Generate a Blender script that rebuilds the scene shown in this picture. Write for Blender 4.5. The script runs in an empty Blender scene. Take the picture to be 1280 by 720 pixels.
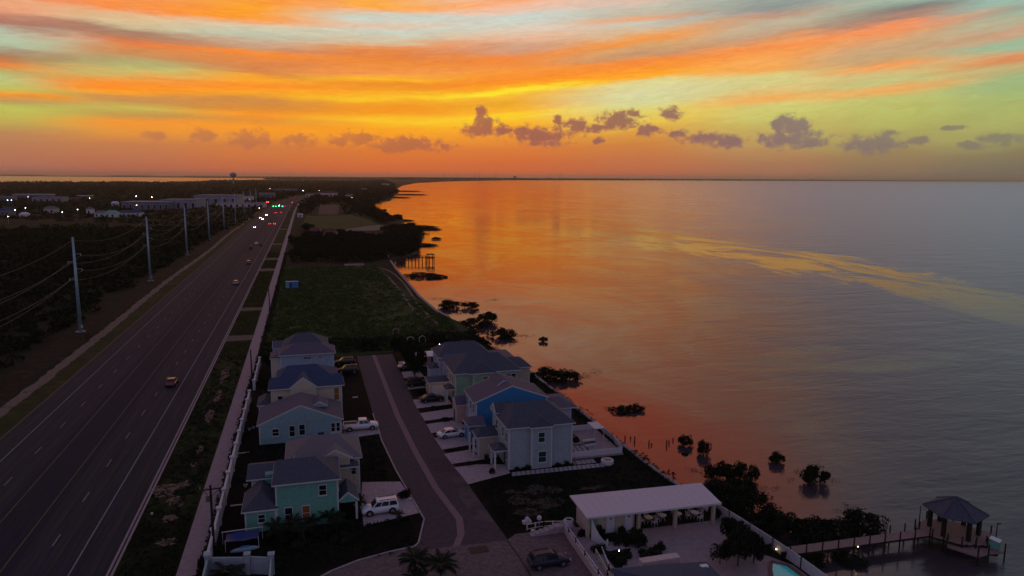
import bpy, math, random, numpy as np
from mathutils import Vector, Matrix
random.seed(7); rng = np.random.default_rng(7)
PI = math.pi; R_ = math.radians
S = bpy.context.scene
COL = S.collection

# ------------------------------------------------------------------ camera
# world: +Y runs along the highway, +X towards the bay, z = 0 is the street
FOC, CH = 900.0, 42.8
PITCH, ROLL, YAW = R_(8.78), R_(-0.38), R_(15.9)
def _basis():
    r = Vector((math.cos(YAW), -math.sin(YAW), 0)); h = Vector((math.sin(YAW), math.cos(YAW), 0)); z = Vector((0, 0, 1))
    f = h * math.cos(PITCH) - z * math.sin(PITCH); u = h * math.sin(PITCH) + z * math.cos(PITCH)
    c, s = math.cos(ROLL), math.sin(ROLL)
    return r * c - u * s, u * c + r * s, f
CR, CU, CF = _basis()
def ray(x, y): return CF * FOC + CR * (x - 640) - CU * (y - 360)
def G(x, y, z=0.0):
    """the point at height z seen at pixel (x, y) of the 1280x720 photograph"""
    d = ray(x, y); t = (z - CH) / d.z
    return (d.x * t, d.y * t)
cam = bpy.data.cameras.new('camera'); co = bpy.data.objects.new('camera', cam); COL.objects.link(co)
m = Matrix((CR, CU, -CF)).transposed().to_4x4(); m.translation = (0, 0, CH); co.matrix_world = m
cam.sensor_width = 36; cam.lens = 36 * FOC / 1280; cam.clip_start = 1; cam.clip_end = 120000
S.camera = co
S.view_settings.view_transform = 'Standard'; S.view_settings.look = 'None'
S.view_settings.exposure = 0; S.view_settings.gamma = 1
S.render.engine = 'CYCLES'
S.cycles.use_denoising = True
S.cycles.max_bounces = 5; S.cycles.diffuse_bounces = 2; S.cycles.glossy_bounces = 3; S.cycles.volume_bounces = 0
S.cycles.transmission_bounces = 2; S.cycles.caustics_reflective = False; S.cycles.caustics_refractive = False
S.cycles.sample_clamp_indirect = 4

# ------------------------------------------------------------------ sky
def lin(c): return tuple(((v / 255) / 12.92 if v / 255 <= .04045 else ((v / 255 + .055) / 1.055) ** 2.4) for v in c)
W = bpy.data.worlds.new('World'); S.world = W; W.use_nodes = True
class NT:
    def __init__(s, t): s.t = t; s.n = t.nodes; s.l = t.links
    def node(s, ty, **k):
        n = s.n.new(ty)
        for a, b in k.items(): setattr(n, a, b)
        return n
    def put(s, sock, v):
        if isinstance(v, bpy.types.NodeSocket): s.l.new(v, sock)
        elif v is not None: sock.default_value = v
    def math(s, op, a, b=None, c=None, clamp=False):
        n = s.node('ShaderNodeMath', operation=op, use_clamp=clamp); s.put(n.inputs[0], a)
        if b is not None: s.put(n.inputs[1], b)
        if c is not None: s.put(n.inputs[2], c)
        return n.outputs[0]
    def vec(s, op, a, b=None):
        n = s.node('ShaderNodeVectorMath', operation=op); s.put(n.inputs[0], a)
        if b is not None: s.put(n.inputs[1], b)
        return n.outputs['Value'] if op in ('LENGTH', 'DOT_PRODUCT', 'DISTANCE') else n.outputs[0]
    def comb(s, x, y, z=0.0):
        n = s.node('ShaderNodeCombineXYZ'); s.put(n.inputs[0], x); s.put(n.inputs[1], y); s.put(n.inputs[2], z); return n.outputs[0]
    def sep(s, v):
        n = s.node('ShaderNodeSeparateXYZ'); s.put(n.inputs[0], v); return n.outputs
    def noise(s, v, scale, detail=3, rough=.5, dist=0.0):
        n = s.node('ShaderNodeTexNoise'); s.put(n.inputs['Vector'], v)
        n.inputs['Scale'].default_value = scale; n.inputs['Detail'].default_value = detail
        n.inputs['Roughness'].default_value = rough; n.inputs['Distortion'].default_value = dist
        return n.outputs['Fac']
    def mr(s, v, a, b, c=0.0, d=1.0, kind='LINEAR'):
        n = s.node('ShaderNodeMapRange', interpolation_type=kind); s.put(n.inputs['Value'], v)
        for i, q in ((1, a), (2, b), (3, c), (4, d)): s.put(n.inputs[i], q)
        return n.outputs[0]
    def mix(s, f, a, b, kind='MIX'):
        n = s.node('ShaderNodeMix', data_type='RGBA', blend_type=kind); s.put(n.inputs[0], f)
        for i, q in ((6, a), (7, b)):
            s.put(n.inputs[i], q if isinstance(q, bpy.types.NodeSocket) else (*q, 1)[:4])
        return n.outputs[2]
    def ramp(s, f, stops):
        n = s.node('ShaderNodeValToRGB'); e = n.color_ramp.elements
        stops = sorted(stops, key=lambda q: q[0]); e[0].position = stops[0][0]; e[0].color = (*stops[0][1], 1)
        e[1].position = stops[-1][0]; e[1].color = (*stops[-1][1], 1)
        for p, c in stops[1:-1]:
            q = e.new(p); q.color = (*c, 1)
        s.put(n.inputs[0], f); return n.outputs[0]

SHEAR = .082
AZ0 = math.degrees(math.atan((540 - 640) / FOC))
def azel(px, py):
    d = ray(px, py).normalized()
    xr = d.x * math.cos(YAW) - d.y * math.sin(YAW); yf = d.x * math.sin(YAW) + d.y * math.cos(YAW)
    return math.degrees(math.atan2(xr, yf)), math.degrees(math.asin(d.z))
def eleff(az, el): return el - SHEAR * max(0, az - AZ0) * min(1, max(0, el) / 5)
SKYCOL = {
0: [(-14,(225,160,125)),(0,(240,165,120)),(12,(235,160,120)),(22,(190,130,105)),(31,(172,122,105)),(38,(185,190,165)),(55,(180,200,165)),(63,(165,135,110)),(70,(180,120,80)),(78,(245,130,50)),(85,(190,170,100)),(95,(185,200,130)),(110,(195,190,90)),(118,(255,150,20)),(124,(190,150,90)),(135,(195,195,85)),(150,(195,175,80)),(165,(190,135,85)),(185,(185,120,85)),(205,(178,112,88)),(216,(170,100,85))],
160: [(-14,(235,160,110)),(0,(250,150,70)),(6,(255,135,60)),(15,(235,180,130)),(30,(215,195,150)),(40,(170,130,105)),(48,(190,125,90)),(56,(240,125,60)),(62,(215,140,80)),(70,(200,145,90)),(80,(180,175,115)),(90,(200,190,110)),(98,(245,150,50)),(106,(255,140,30)),(115,(255,160,20)),(122,(200,140,80)),(135,(205,185,80)),(143,(195,150,75)),(152,(250,150,40)),(165,(235,150,50)),(180,(200,125,75)),(205,(188,108,78)),(217,(182,98,80))],
320: [(-14,(240,160,100)),(0,(255,150,60)),(10,(255,165,30)),(22,(255,150,40)),(30,(225,200,165)),(42,(190,200,175)),(52,(205,170,140)),(60,(200,150,110)),(68,(255,140,40)),(80,(225,135,70)),(90,(215,130,70)),(97,(255,170,30)),(107,(255,140,30)),(115,(255,165,15)),(124,(210,140,65)),(135,(220,140,50)),(142,(255,150,20)),(150,(230,145,50)),(160,(255,155,20)),(172,(240,150,40)),(182,(215,125,60)),(205,(205,108,62)),(218,(198,98,72))],
480: [(-14,(245,180,120)),(0,(255,170,50)),(10,(255,170,90)),(20,(195,215,205)),(32,(230,195,165)),(40,(200,210,195)),(50,(215,195,160)),(58,(235,140,70)),(68,(230,130,60)),(80,(240,140,50)),(90,(245,150,70)),(97,(255,185,10)),(105,(240,140,30)),(115,(250,160,20)),(122,(255,200,20)),(130,(245,155,20)),(140,(250,150,10)),(150,(255,200,20)),(160,(255,165,10)),(172,(250,155,25)),(188,(225,122,45)),(208,(220,106,50)),(219,(212,98,58))],
640: [(-14,(225,200,180)),(0,(255,170,110)),(10,(245,190,160)),(22,(200,215,205)),(40,(220,205,185)),(52,(235,185,150)),(62,(210,160,130)),(70,(245,135,50)),(82,(245,145,60)),(92,(250,150,50)),(100,(255,140,20)),(108,(255,170,15)),(113,(255,240,10)),(119,(250,180,40)),(128,(240,170,30)),(138,(255,180,20)),(145,(255,210,20)),(155,(255,180,20)),(170,(240,150,40)),(185,(225,125,50)),(204,(215,106,50)),(220,(208,98,58))],
800: [(-14,(205,200,185)),(0,(225,190,170)),(12,(190,190,170)),(22,(240,165,115)),(30,(200,200,185)),(42,(225,180,130)),(50,(250,150,55)),(60,(215,165,110)),(70,(200,150,110)),(80,(250,140,50)),(90,(255,155,30)),(98,(255,170,20)),(104,(225,215,140)),(115,(220,215,160)),(130,(215,215,150)),(142,(230,210,100)),(155,(235,195,70)),(165,(225,160,60)),(180,(210,130,60)),(200,(200,115,68)),(221,(190,100,68))],
960: [(-14,(165,180,165)),(0,(150,160,150)),(10,(145,150,145)),(22,(200,150,120)),(32,(190,185,155)),(45,(210,150,105)),(55,(255,150,50)),(62,(255,140,30)),(75,(255,165,50)),(85,(255,165,30)),(93,(225,205,110)),(105,(215,205,120)),(123,(250,170,55)),(135,(215,205,100)),(150,(205,200,85)),(165,(200,175,75)),(185,(190,140,75)),(205,(178,118,75)),(222,(165,102,78))],
1120: [(-14,(155,190,170)),(0,(165,190,165)),(13,(125,125,120)),(22,(160,130,115)),(30,(255,140,70)),(39,(250,150,70)),(50,(215,165,110)),(62,(200,165,115)),(72,(220,160,90)),(80,(255,150,50)),(88,(215,190,110)),(100,(195,200,115)),(112,(250,165,60)),(122,(195,195,95)),(140,(190,190,85)),(155,(185,185,80)),(170,(175,165,80)),(190,(160,130,80)),(210,(147,115,84)),(223,(138,104,84))],
1280: [(-14,(150,190,172)),(0,(150,190,170)),(12,(145,165,150)),(25,(155,190,160)),(36,(215,150,110)),(48,(155,190,150)),(60,(170,185,140)),(67,(240,135,65)),(75,(220,140,75)),(85,(195,175,110)),(95,(160,185,120)),(120,(165,185,105)),(150,(175,180,85)),(170,(165,160,85)),(190,(140,125,85)),(210,(125,110,88)),(225,(116,100,86))]}
UPPER = {  # elevation: colour above the frame, west / east of the glow
0: [(18,(205,150,125)),(23,(175,142,132)),(30,(145,122,126)),(42,(108,98,118)),(55,(88,84,112)),(90,(88,88,122))],
640: [(18,(250,112,45)),(23,(246,118,58)),(30,(182,150,152)),(42,(132,120,142)),(55,(96,84,114)),(90,(88,88,122))],
1280: [(18,(172,188,192)),(23,(172,182,194)),(30,(166,172,192)),(42,(134,138,166)),(55,(84,84,112)),(90,(88,88,122))]}
def world():
    t = NT(W.node_tree); bg = W.node_tree.nodes['Background']
    d = t.node('ShaderNodeTexCoord').outputs['Generated']
    x, y, z = t.sep(d)[:3]
    xr = t.math('SUBTRACT', t.math('MULTIPLY', x, math.cos(YAW)), t.math('MULTIPLY', y, math.sin(YAW)))
    yf = t.math('ADD', t.math('MULTIPLY', x, math.sin(YAW)), t.math('MULTIPLY', y, math.cos(YAW)))
    az = t.math('MULTIPLY', t.math('ARCTAN2', xr, yf), 180 / PI)
    el = t.math('MULTIPLY', t.math('ARCSINE', z), 180 / PI)
    elp = t.math('MAXIMUM', el, 0.0)
    sh = t.math('MULTIPLY', t.math('MULTIPLY', t.math('MINIMUM', t.math('MAXIMUM', t.math('SUBTRACT', az, AZ0), 0.0), 60.0), SHEAR),
                t.math('MINIMUM', t.math('DIVIDE', elp, 5.0), 1.0))
    e0 = t.math('SUBTRACT', elp, sh)
    # wind-drawn cirrus: long noise along the streaks bends and frays them
    nv = t.comb(t.math('MULTIPLY', az, .055), t.math('MULTIPLY', e0, .55))
    n1 = t.noise(nv, 1.0, 5, .6, .6)
    nv2 = t.comb(t.math('MULTIPLY', az, .16), t.math('MULTIPLY', e0, 2.2), 3.7)
    n2 = t.noise(nv2, 1.0, 9, .74, 1.1)
    amp = t.mr(elp, 1.5, 8, .15, 1.0)
    e1 = t.math('ADD', e0, t.math('MULTIPLY', t.math('ADD', t.math('MULTIPLY', t.math('SUBTRACT', n1, .5), 1.7), t.math('MULTIPLY', t.math('SUBTRACT', n2, .5), 1.15)), amp))
    pos = t.math('SQRT', t.math('DIVIDE', t.math('MAXIMUM', e1, 0.0), 90.0))
    cols = []
    BACK = [(0,(128,122,146)),(6,(142,134,158)),(14,(148,140,166)),(24,(140,136,166)),(40,(116,114,150)),(90,(88,88,122))]
    cols.append((-150, t.ramp(pos, [(math.sqrt(a / 90), lin(c)) for a, c in BACK])))
    SIDE = [(0,(150,110,100)),(5,(165,130,110)),(9,(162,142,128)),(14,(155,140,140)),(24,(138,128,145)),(40,(92,88,114)),(90,(88,88,122))]
    cols.append((-80, t.ramp(pos, [(math.sqrt(a / 90), lin(c)) for a, c in SIDE])))
    for px in sorted(SKYCOL):
        st = []; a0 = None
        for py, c in SKYCOL[px]:
            a, e = azel(px, py); ee = max(0.0, eleff(a, e))
            k_ = .03 if px < 900 else .14; c = lin(c); L_ = .3 * c[0] + .6 * c[1] + .1 * c[2]
            c = tuple(v * (1 - k_) + L_ * k_ for v in c); st.append((math.sqrt(ee / 90), c))
            if py == 100 or a0 is None: a0 = azel(px, 100)[0]
        w = px / 640
        U0, U1 = (UPPER[0], UPPER[640]) if w <= 1 else (UPPER[640], UPPER[1280])
        f = w if w <= 1 else w - 1
        for (ea, ca), (eb, cb) in zip(U0, U1):
            st.append((math.sqrt(ea / 90), tuple(p * (1 - f) + q * f for p, q in zip(lin(ca), lin(cb)))))
        cols.append((a0, t.ramp(pos, st)))
    SIDR = [(0,(100,92,92)),(5,(120,118,100)),(9,(130,135,120)),(14,(125,135,135)),(24,(112,115,128)),(40,(88,88,114)),(90,(88,88,122))]
    cols.append((80, t.ramp(pos, [(math.sqrt(a / 90), lin(c)) for a, c in SIDR])))
    cols.append((150, cols[0][1]))
    # blend the columns along azimuth, itself frayed a little
    azw = t.math('ADD', az, t.math('MULTIPLY', t.math('SUBTRACT', n1, .5), 9.0))
    out = cols[0][1]
    for (a0, _), (a1, c1) in zip(cols, cols[1:]):
        out = t.mix(t.mr(azw, a0, a1, 0, 1, 'SMOOTHSTEP'), out, c1)
    # fine filaments of brightness inside the cirrus
    nv3 = t.comb(t.math('MULTIPLY', az, .55), t.math('MULTIPLY', e0, 3.6), 9.1)
    n3 = t.noise(nv3, 1.0, 8, .68, .9)
    g = t.math('MULTIPLY', t.math('SUBTRACT', n3, .5), t.mr(elp, 2, 6, .05, .62))
    out = t.mix(1.0, out, t.comb(*[t.math('ADD', 1.0, t.math('MULTIPLY', g, k)) for k in (.55, .9, 1.0)]), 'MULTIPLY')
    # small cumulus standing in the haze above the horizon
    P = t.comb(az, el, 0.0)
    cn = t.noise(t.comb(t.math('MULTIPLY', az, 1.5), t.math('MULTIPLY', el, 1.9), 1.3), 1.0, 6, .62, .25)
    best = None
    CUM = [(602,163,26,9),(605,153,15,12),(601,142,8,9),(628,162,16,7),(515,180,44,10),(490,181,24,10),(447,173,26,10),(425,176,14,7),(312,174,24,11),(375,175,20,9),(252,170,16,8),(195,170,12,6),
           (678,170,42,13),(655,165,16,8),(720,157,17,9),(775,150,28,11),(790,143,10,7),(745,160,20,6),(838,142,15,8),(812,163,17,8),(880,173,26,8),(912,178,20,9),(850,167,14,6),
           (990,158,20,15),(988,174,44,11),(973,156,10,9),(1012,176,18,9),(1095,180,34,11),(1108,168,10,6),(1148,176,14,5),(1190,160,14,3),(1250,174,22,7),(1215,182,14,5),(748,176,7,5),(697,150,6,6)]
    for (cx, cy, w, h) in CUM:
        a, e = azel(cx, cy); dv = t.vec('MULTIPLY', t.vec('SUBTRACT', P, (a, e, 0)), (1 / (w / 14.8), 1 / (h / 15.4), 0))
        dv = t.vec('MAXIMUM', dv, t.vec('MULTIPLY', dv, (1, 1.9, 1))) if False else dv
        ln = t.math('SUBTRACT', 1.0, t.vec('LENGTH', dv))
        best = ln if best is None else t.math('MAXIMUM', best, ln)
    md = t.math('ADD', best, t.math('MULTIPLY', t.math('SUBTRACT', cn, .485), 2.6))
    mk = t.math('MULTIPLY', t.mr(md, -.15, .6, 0, 1, 'SMOOTHSTEP'), t.mr(best, -.6, -.1, 0, 1))
    ccol = t.ramp(t.mr(az, -38, 36), [(0, lin((172,112,92))), (.35, lin((180,104,70))), (.5, lin((160,95,80))), (.62, lin((150,98,88))), (.8, lin((128,108,112))), (1, lin((112,106,108)))])
    ccol = t.mix(t.mr(t.math('ADD', cn, t.math('MULTIPLY', best, .25)), .35, .75, .55, 0), ccol, t.mix(1.0, ccol, (1.45, 1.2, 1.05), 'MULTIPLY'))
    fade = t.ramp(t.mr(az, -38, 36), [(0, (.45,)*3), (.35, (.7,)*3), (.5, (.92,)*3), (.75, (.9,)*3), (1, (.55,)*3)])
    out = t.mix(t.math('MULTIPLY', mk, fade), out, ccol)
    t.l.new(out, bg.inputs['Color']); bg.inputs['Strength'].default_value = 1.0
    W.cycles.sampling_method = 'MANUAL'; W.cycles.sample_map_resolution = 512
world()
# the sun is already below the cloud bank: the glow of the sky is the only light

# ------------------------------------------------------------------ materials
MATS = {}
def mat(name, col, rough=.8, var=0.0, vscale=1.0, spec=.3, metal=0.0, bump=0.0, bscale=8.0, col2=None, cov=.5, emit=None, estr=0.0, detail=4, coat=0, stretch=None, lap=False):
    if name in MATS: return MATS[name]
    M_ = bpy.data.materials.new(name); M_.use_nodes = True; t = NT(M_.node_tree)
    b = M_.node_tree.nodes['Principled BSDF']
    b.inputs['Roughness'].default_value = rough; b.inputs['Metallic'].default_value = metal
    b.inputs['Specular IOR Level'].default_value = spec; b.inputs['Coat Weight'].default_value = coat
    b.inputs['Base Color'].default_value = (*col, 1)
    if var or col2 or bump:
        g = t.node('ShaderNodeNewGeometry').outputs['Position']
        if stretch: g = t.vec('MULTIPLY', g, stretch)
    if var or col2:
        n = t.noise(g, vscale, detail, .6)
        c = col
        if col2: c = t.mix(t.mr(n, cov - .12, cov + .12, 0, 1, 'SMOOTHSTEP'), col, col2)
        if var:
            n2 = t.noise(g, vscale * 3.3, 4, .6)
            k = t.mr(n2, .3, .7, 1 - var, 1 + var)
            c = t.mix(1.0, c, t.comb(k, k, k), 'MULTIPLY')
        t.put(b.inputs['Base Color'], c)
    if bump:
        n = t.noise(g, bscale, 4, .6)
        if lap: n = t.math('ADD', t.math('MULTIPLY', n, .25), t.math('FRACT', t.math('MULTIPLY', t.sep(g)[2], 5.0)))
        bn = t.node('ShaderNodeBump'); bn.inputs['Strength'].default_value = bump
        bn.inputs['Distance'].default_value = .05; t.put(bn.inputs['Height'], n); t.put(b.inputs['Normal'], bn.outputs[0])
    if emit:
        b.inputs['Emission Color'].default_value = (*emit, 1); b.inputs['Emission Strength'].default_value = estr
    MATS[name] = M_; return M_
mat('asphalt', (.018,.019,.032), .85, .45, .9, spec=.2, stretch=(1, .025, 1), detail=8)
mat('street', (.058,.039,.052), .85, .32, .45, bump=.25, bscale=12)
mat('street_patch', (.040,.028,.038), .8, .2, .5)
mat('concrete', (.27,.205,.215), .85, .14, .4, bump=.1)
mat('concrete_light', (.34,.265,.28), .85, .22, .6, detail=8)
mat('apron', (.13,.088,.092), .9, .35, .5, detail=8)
mat('dirt', (.085,.05,.034), .95, .25, .25, col2=(.16,.10,.07), cov=.55)
mat('dirt_path', (.15,.105,.085), .95, .25, .5, col2=(.05,.045,.025), cov=.62)
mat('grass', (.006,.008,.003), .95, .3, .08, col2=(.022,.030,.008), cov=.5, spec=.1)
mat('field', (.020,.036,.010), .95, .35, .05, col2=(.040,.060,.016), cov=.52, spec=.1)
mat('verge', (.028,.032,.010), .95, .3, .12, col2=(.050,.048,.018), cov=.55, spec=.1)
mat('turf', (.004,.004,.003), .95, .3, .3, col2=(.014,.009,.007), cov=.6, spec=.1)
mat('brush', (.007,.010,.005), .95, .4, .04, col2=(.016,.020,.008), cov=.55, spec=.1)
mat('leaf_mangrove', (.012,.018,.008), .85, spec=.15)
mat('leaf_dark', (.014,.021,.009), .85, spec=.15)
mat('leaf_brush', (.012,.018,.007), .9, spec=.1)
mat('leaf_grass', (.048,.070,.018), .9, spec=.1)
mat('leaf_verge', (.062,.064,.018), .9, spec=.1)
mat('leaf_olive', (.020,.026,.010), .9, spec=.1)
mat('leaf_palm', (.010,.015,.006), .7, spec=.2)
mat('bark', (.06,.05,.04), .9, .2, 3)
mat('white_paint', (.62,.60,.64), .5, .05, 2)
mat('white_wall', (.50,.47,.50), .6, .08, .8)
mat('yellow_line', (.11,.08,.035), .8, .5, 1.5)
mat('white_line', (.20,.18,.20), .8, .5, 1.5)
mat('shingle', (.060,.063,.088), .85, .55, 2.2, bump=.4, bscale=9, detail=8)
mat('shingle_purple', (.100,.080,.115), .85, .4, 2.2, bump=.4, bscale=9, detail=8)
mat('shingle_light', (.15,.125,.14), .85, .2, 5, bump=.4, bscale=9)
mat('shingle_blue', (.035,.050,.105), .85, .55, 2.2, bump=.4, bscale=9, detail=8)
mat('metal_roof', (.46,.42,.50), .5, .08, 1.5, metal=.2)
mat('siding_teal', (.13,.35,.28), .7, .12, .7, bump=.5, lap=True)
mat('siding_grey', (0.290,0.348,0.392), .7, .12, .7, bump=.5, lap=True)
mat('siding_blueteal', (0.217,0.348,0.392), .7, .12, .7, bump=.5, lap=True)
mat('siding_cream', (0.493,0.435,0.334), .7, .12, .7, bump=.5, lap=True)
mat('siding_paleblue', (0.275,0.362,0.478), .7, .12, .7, bump=.5, lap=True)
mat('siding_blue', (.035,.19,.42), .7, .12, .7, bump=.5, lap=True)
mat('siding_green', (0.246,0.362,0.246), .7, .12, .7, bump=.5, lap=True)
mat('siding_lilac', (0.392,0.406,0.580), .7, .12, .7, bump=.5, lap=True)
mat('siding_pink', (0.493,0.290,0.261), .7, .12, .7, bump=.5, lap=True)
mat('siding_beige', (0.435,0.362,0.290), .7, .12, .7, bump=.5, lap=True)
mat('siding_pinkbeige', (0.478,0.362,0.377), .7, .12, .7, bump=.5, lap=True)
mat('trim', (.48,.48,.50), .6)
mat('glass', (.01,.013,.016), .08, spec=.6)
mat('glass_green', (.01,.05,.04), .1, spec=.6)
mat('glass_warm', (.10,.04,.02), .2, emit=(1,.35,.08), estr=.012)
mat('glass_lit', (.10,.04,.02), .2, emit=(1,.35,.08), estr=.10)
mat('door_dark', (.03,.028,.03), .5)
mat('wood', (.13,.09,.06), .85, .25, 2)
mat('wood_deck', (.24,.165,.145), .85, .2, 1.5)
mat('wood_dark', (.02,.016,.013), .9, .2, 2)
mat('steel_pole', (.24,.36,.46), .4, .1, .3, metal=.3)
mat('wire', (.16,.13,.13), .5)
mat('black', (.01,.01,.01), .6)
mat('rubber', (.012,.012,.012), .8)
mat('rim', (.35,.35,.37), .35, metal=.8)
mat('paint_white', (.62,.64,.68), .25, coat=.6)
mat('paint_silver', (.30,.31,.33), .25, metal=.5, coat=.6)
mat('paint_black', (.010,.010,.012), .5, coat=.15)
mat('paint_navy', (.018,.02,.04), .5, coat=.15)
mat('paint_orange', (.14,.035,.025), .25, coat=.6)
mat('paint_red', (.2,.02,.02), .25, coat=.6)
mat('paint_grey', (.10,.10,.11), .25, coat=.6)
mat('pool_water', (.03,.22,.25), .08, spec=.5, bump=.3, bscale=2, emit=(.02,.32,.36), estr=.22)
mat('tarp_blue', (.02,.035,.15), .5, .2, 1)
mat('box_blue', (.05,.16,.42), .5)
mat('plastic', (.55,.52,.54), .5)
mat('red_roof', (.12,.025,.03), .8, .2, 1)
mat('pink_wall', (.20,.11,.11), .8, .2, 1)
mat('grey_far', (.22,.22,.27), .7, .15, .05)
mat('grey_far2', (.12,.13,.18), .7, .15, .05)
mat('paver', (.33,.30,.32), .85, .12, 2)
mat('cushion', (.05,.05,.055), .9)
mat('skin_bird', (.02,.02,.02), .9)
def emis(name, col, st):
    m_ = mat(name, (.1, .1, .1), .5, emit=col, estr=st); return m_
emis('lamp_white', (.95, .97, 1.0), 30); emis('lamp_cool', (.6, .72, 1.0), 22); emis('lamp_warm', (1, .72, .38), 45)
emis('lamp_yellow', (1, .95, .35), 45); emis('lamp_green', (.05, 1, .35), 9); emis('lamp_red', (1, .03, .02), 30)
emis('head_lamp', (1, .93, .82), 90); emis('head_blue', (.35, .45, 1), 80); emis('tail_lamp', (1, .03, .05), 22)
emis('porch', (1, .62, .25), 14); emis('path_lamp', (1, .72, .3), 6)
def water_material():
    M_ = bpy.data.materials.new('bay_water'); M_.use_nodes = True; t = NT(M_.node_tree); b = M_.node_tree.nodes['Principled BSDF']
    b.inputs['Base Color'].default_value = (.045, .036, .044, 1); b.inputs['IOR'].default_value = 1.55; b.inputs['Specular Tint'].default_value = (1, 1, 1, 1)
    p = t.node('ShaderNodeNewGeometry').outputs['Position']; x, y, z = t.sep(p)[:3]
    # calm, oily slick that winds through the chop (its axis runs out across the bay)
    sl_ = t.node('ShaderNodeRGBCurve')
    pts = [G(600,262,-1.5), G(650,275,-1.5), G(720,285,-1.5), G(800,297,-1.5), G(880,312,-1.5), G(960,325,-1.5), G(1040,340,-1.5), G(1120,357,-1.5), G(1200,377,-1.5), G(1280,398,-1.5)]
    global SLICK; SLICK = pts
    n0 = t.noise(t.vec('MULTIPLY', p, (.016, .010, 0)), 1.0, 7, .68, 1.2)
    wob = t.math('SUBTRACT', n0, .5)
    best = None
    for (a, c) in zip(pts, pts[1:]):
        ax, ay = a; dx, dy = c[0] - ax, c[1] - ay; L2 = dx * dx + dy * dy
        px = t.math('SUBTRACT', x, ax); py = t.math('SUBTRACT', y, ay)
        u = t.math('DIVIDE', t.math('ADD', t.math('MULTIPLY', px, dx), t.math('MULTIPLY', py, dy)), L2, clamp=True)
        ex = t.math('SUBTRACT', px, t.math('MULTIPLY', u, dx)); ey = t.math('SUBTRACT', py, t.math('MULTIPLY', u, dy))
        dd = t.vec('LENGTH', t.comb(ex, ey, 0.0))
        best = dd if best is None else t.math('MINIMUM', best, dd)
    # width grows with the distance
    yy = t.vec('LENGTH', t.comb(x, y, 0.0))
    sd_ = Vector((pts[-1][0] - pts[1][0], pts[-1][1] - pts[1][1], 0)).normalized()
    sa_ = t.vec('DOT_PRODUCT', p, tuple(sd_)); sc_ = t.vec('DOT_PRODUCT', p, (-sd_.y, sd_.x, 0))
    ns = t.noise(t.comb(t.math('MULTIPLY', sa_, .007), t.math('MULTIPLY', sc_, .022)), 1.0, 8, .68, 1.3)
    dn = t.math('DIVIDE', best, t.math('MULTIPLY', yy, .050))
    val = t.math('ADD', t.math('MULTIPLY', t.math('SUBTRACT', ns, .5), 1.7), t.math('SUBTRACT', .16, t.math('MULTIPLY', dn, .13)))
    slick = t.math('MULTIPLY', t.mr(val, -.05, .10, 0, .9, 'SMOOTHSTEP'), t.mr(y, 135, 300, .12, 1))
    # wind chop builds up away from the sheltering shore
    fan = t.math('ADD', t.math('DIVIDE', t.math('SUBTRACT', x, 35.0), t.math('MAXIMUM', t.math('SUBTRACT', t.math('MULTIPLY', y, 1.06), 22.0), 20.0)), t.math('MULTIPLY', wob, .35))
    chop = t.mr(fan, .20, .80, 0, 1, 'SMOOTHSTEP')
    # patches of calm water elsewhere
    n1 = t.noise(t.vec('MULTIPLY', p, (.010, .022, 0)), 1.0, 5, .6, 1.0)
    near = t.mr(yy, 250, 700, 1, .35)
    patch = t.math('MULTIPLY', t.mr(n1, .60, .68, 0, 1, 'SMOOTHSTEP'), near)
    # water sheltered in the mangroves close to the seawall
    lee = t.math('MULTIPLY', t.mr(t.math('ADD', x, t.math('MULTIPLY', wob, 40.0)), 58, 92, 1, 0, 'SMOOTHSTEP'), t.mr(y, 330, 420, 1, 0))
    calm = t.math('MAXIMUM', slick, t.math('MAXIMUM', t.math('MULTIPLY', patch, .6), t.math('MULTIPLY', lee, .75)))
    # reflection colour painted by area: sunset orange under the shore, grey offshore
    glow_tint = t.math('MULTIPLY', t.math('SUBTRACT', 1.0, chop), 1.0)
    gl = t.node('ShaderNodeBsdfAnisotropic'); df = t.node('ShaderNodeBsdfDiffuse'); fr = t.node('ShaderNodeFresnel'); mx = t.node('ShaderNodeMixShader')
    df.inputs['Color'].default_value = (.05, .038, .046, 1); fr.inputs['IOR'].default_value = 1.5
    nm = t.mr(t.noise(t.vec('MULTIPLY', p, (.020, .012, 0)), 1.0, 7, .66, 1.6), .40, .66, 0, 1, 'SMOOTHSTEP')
    tint = t.mix(glow_tint, (.62, .65, .70), t.mix(nm, (1.0, .56, .34), (1.0, .78, .58)))
    t.put(gl.inputs['Color'], t.mix(t.math('MULTIPLY', slick, .85), tint, (1.0, .74, .60)))  # golden sky reflection painted into the slick's gloss colour
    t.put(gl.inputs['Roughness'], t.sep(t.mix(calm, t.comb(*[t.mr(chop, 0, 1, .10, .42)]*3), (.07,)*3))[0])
    w1 = t.noise(t.vec('MULTIPLY', p, (.25, .55, 0)), 1.0, 4, .6, .3)
    w2 = t.noise(t.vec('MULTIPLY', p, (.035, .09, 0)), 1.0, 4, .6, .3)
    hgt = t.math('ADD', t.math('MULTIPLY', w1, .12), t.math('MULTIPLY', w2, .5))
    bp = t.node('ShaderNodeBump'); bp.inputs['Distance'].default_value = 1.0
    t.put(bp.inputs['Strength'], t.math('MULTIPLY', t.mr(chop, 0, 1, .35, 1.0), t.mr(calm, 0, 1, 1, .2))); t.put(bp.inputs['Height'], hgt)
    for q_ in (gl, df, fr): t.put(q_.inputs['Normal'], bp.outputs[0])
    t.put(mx.inputs[0], fr.outputs[0]); t.l.new(df.outputs[0], mx.inputs[1]); t.l.new(gl.outputs[0], mx.inputs[2])
    t.l.new(mx.outputs[0], M_.node_tree.nodes['Material Output'].inputs['Surface']); M_.node_tree.nodes.remove(b)
    MATS['water'] = M_
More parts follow.
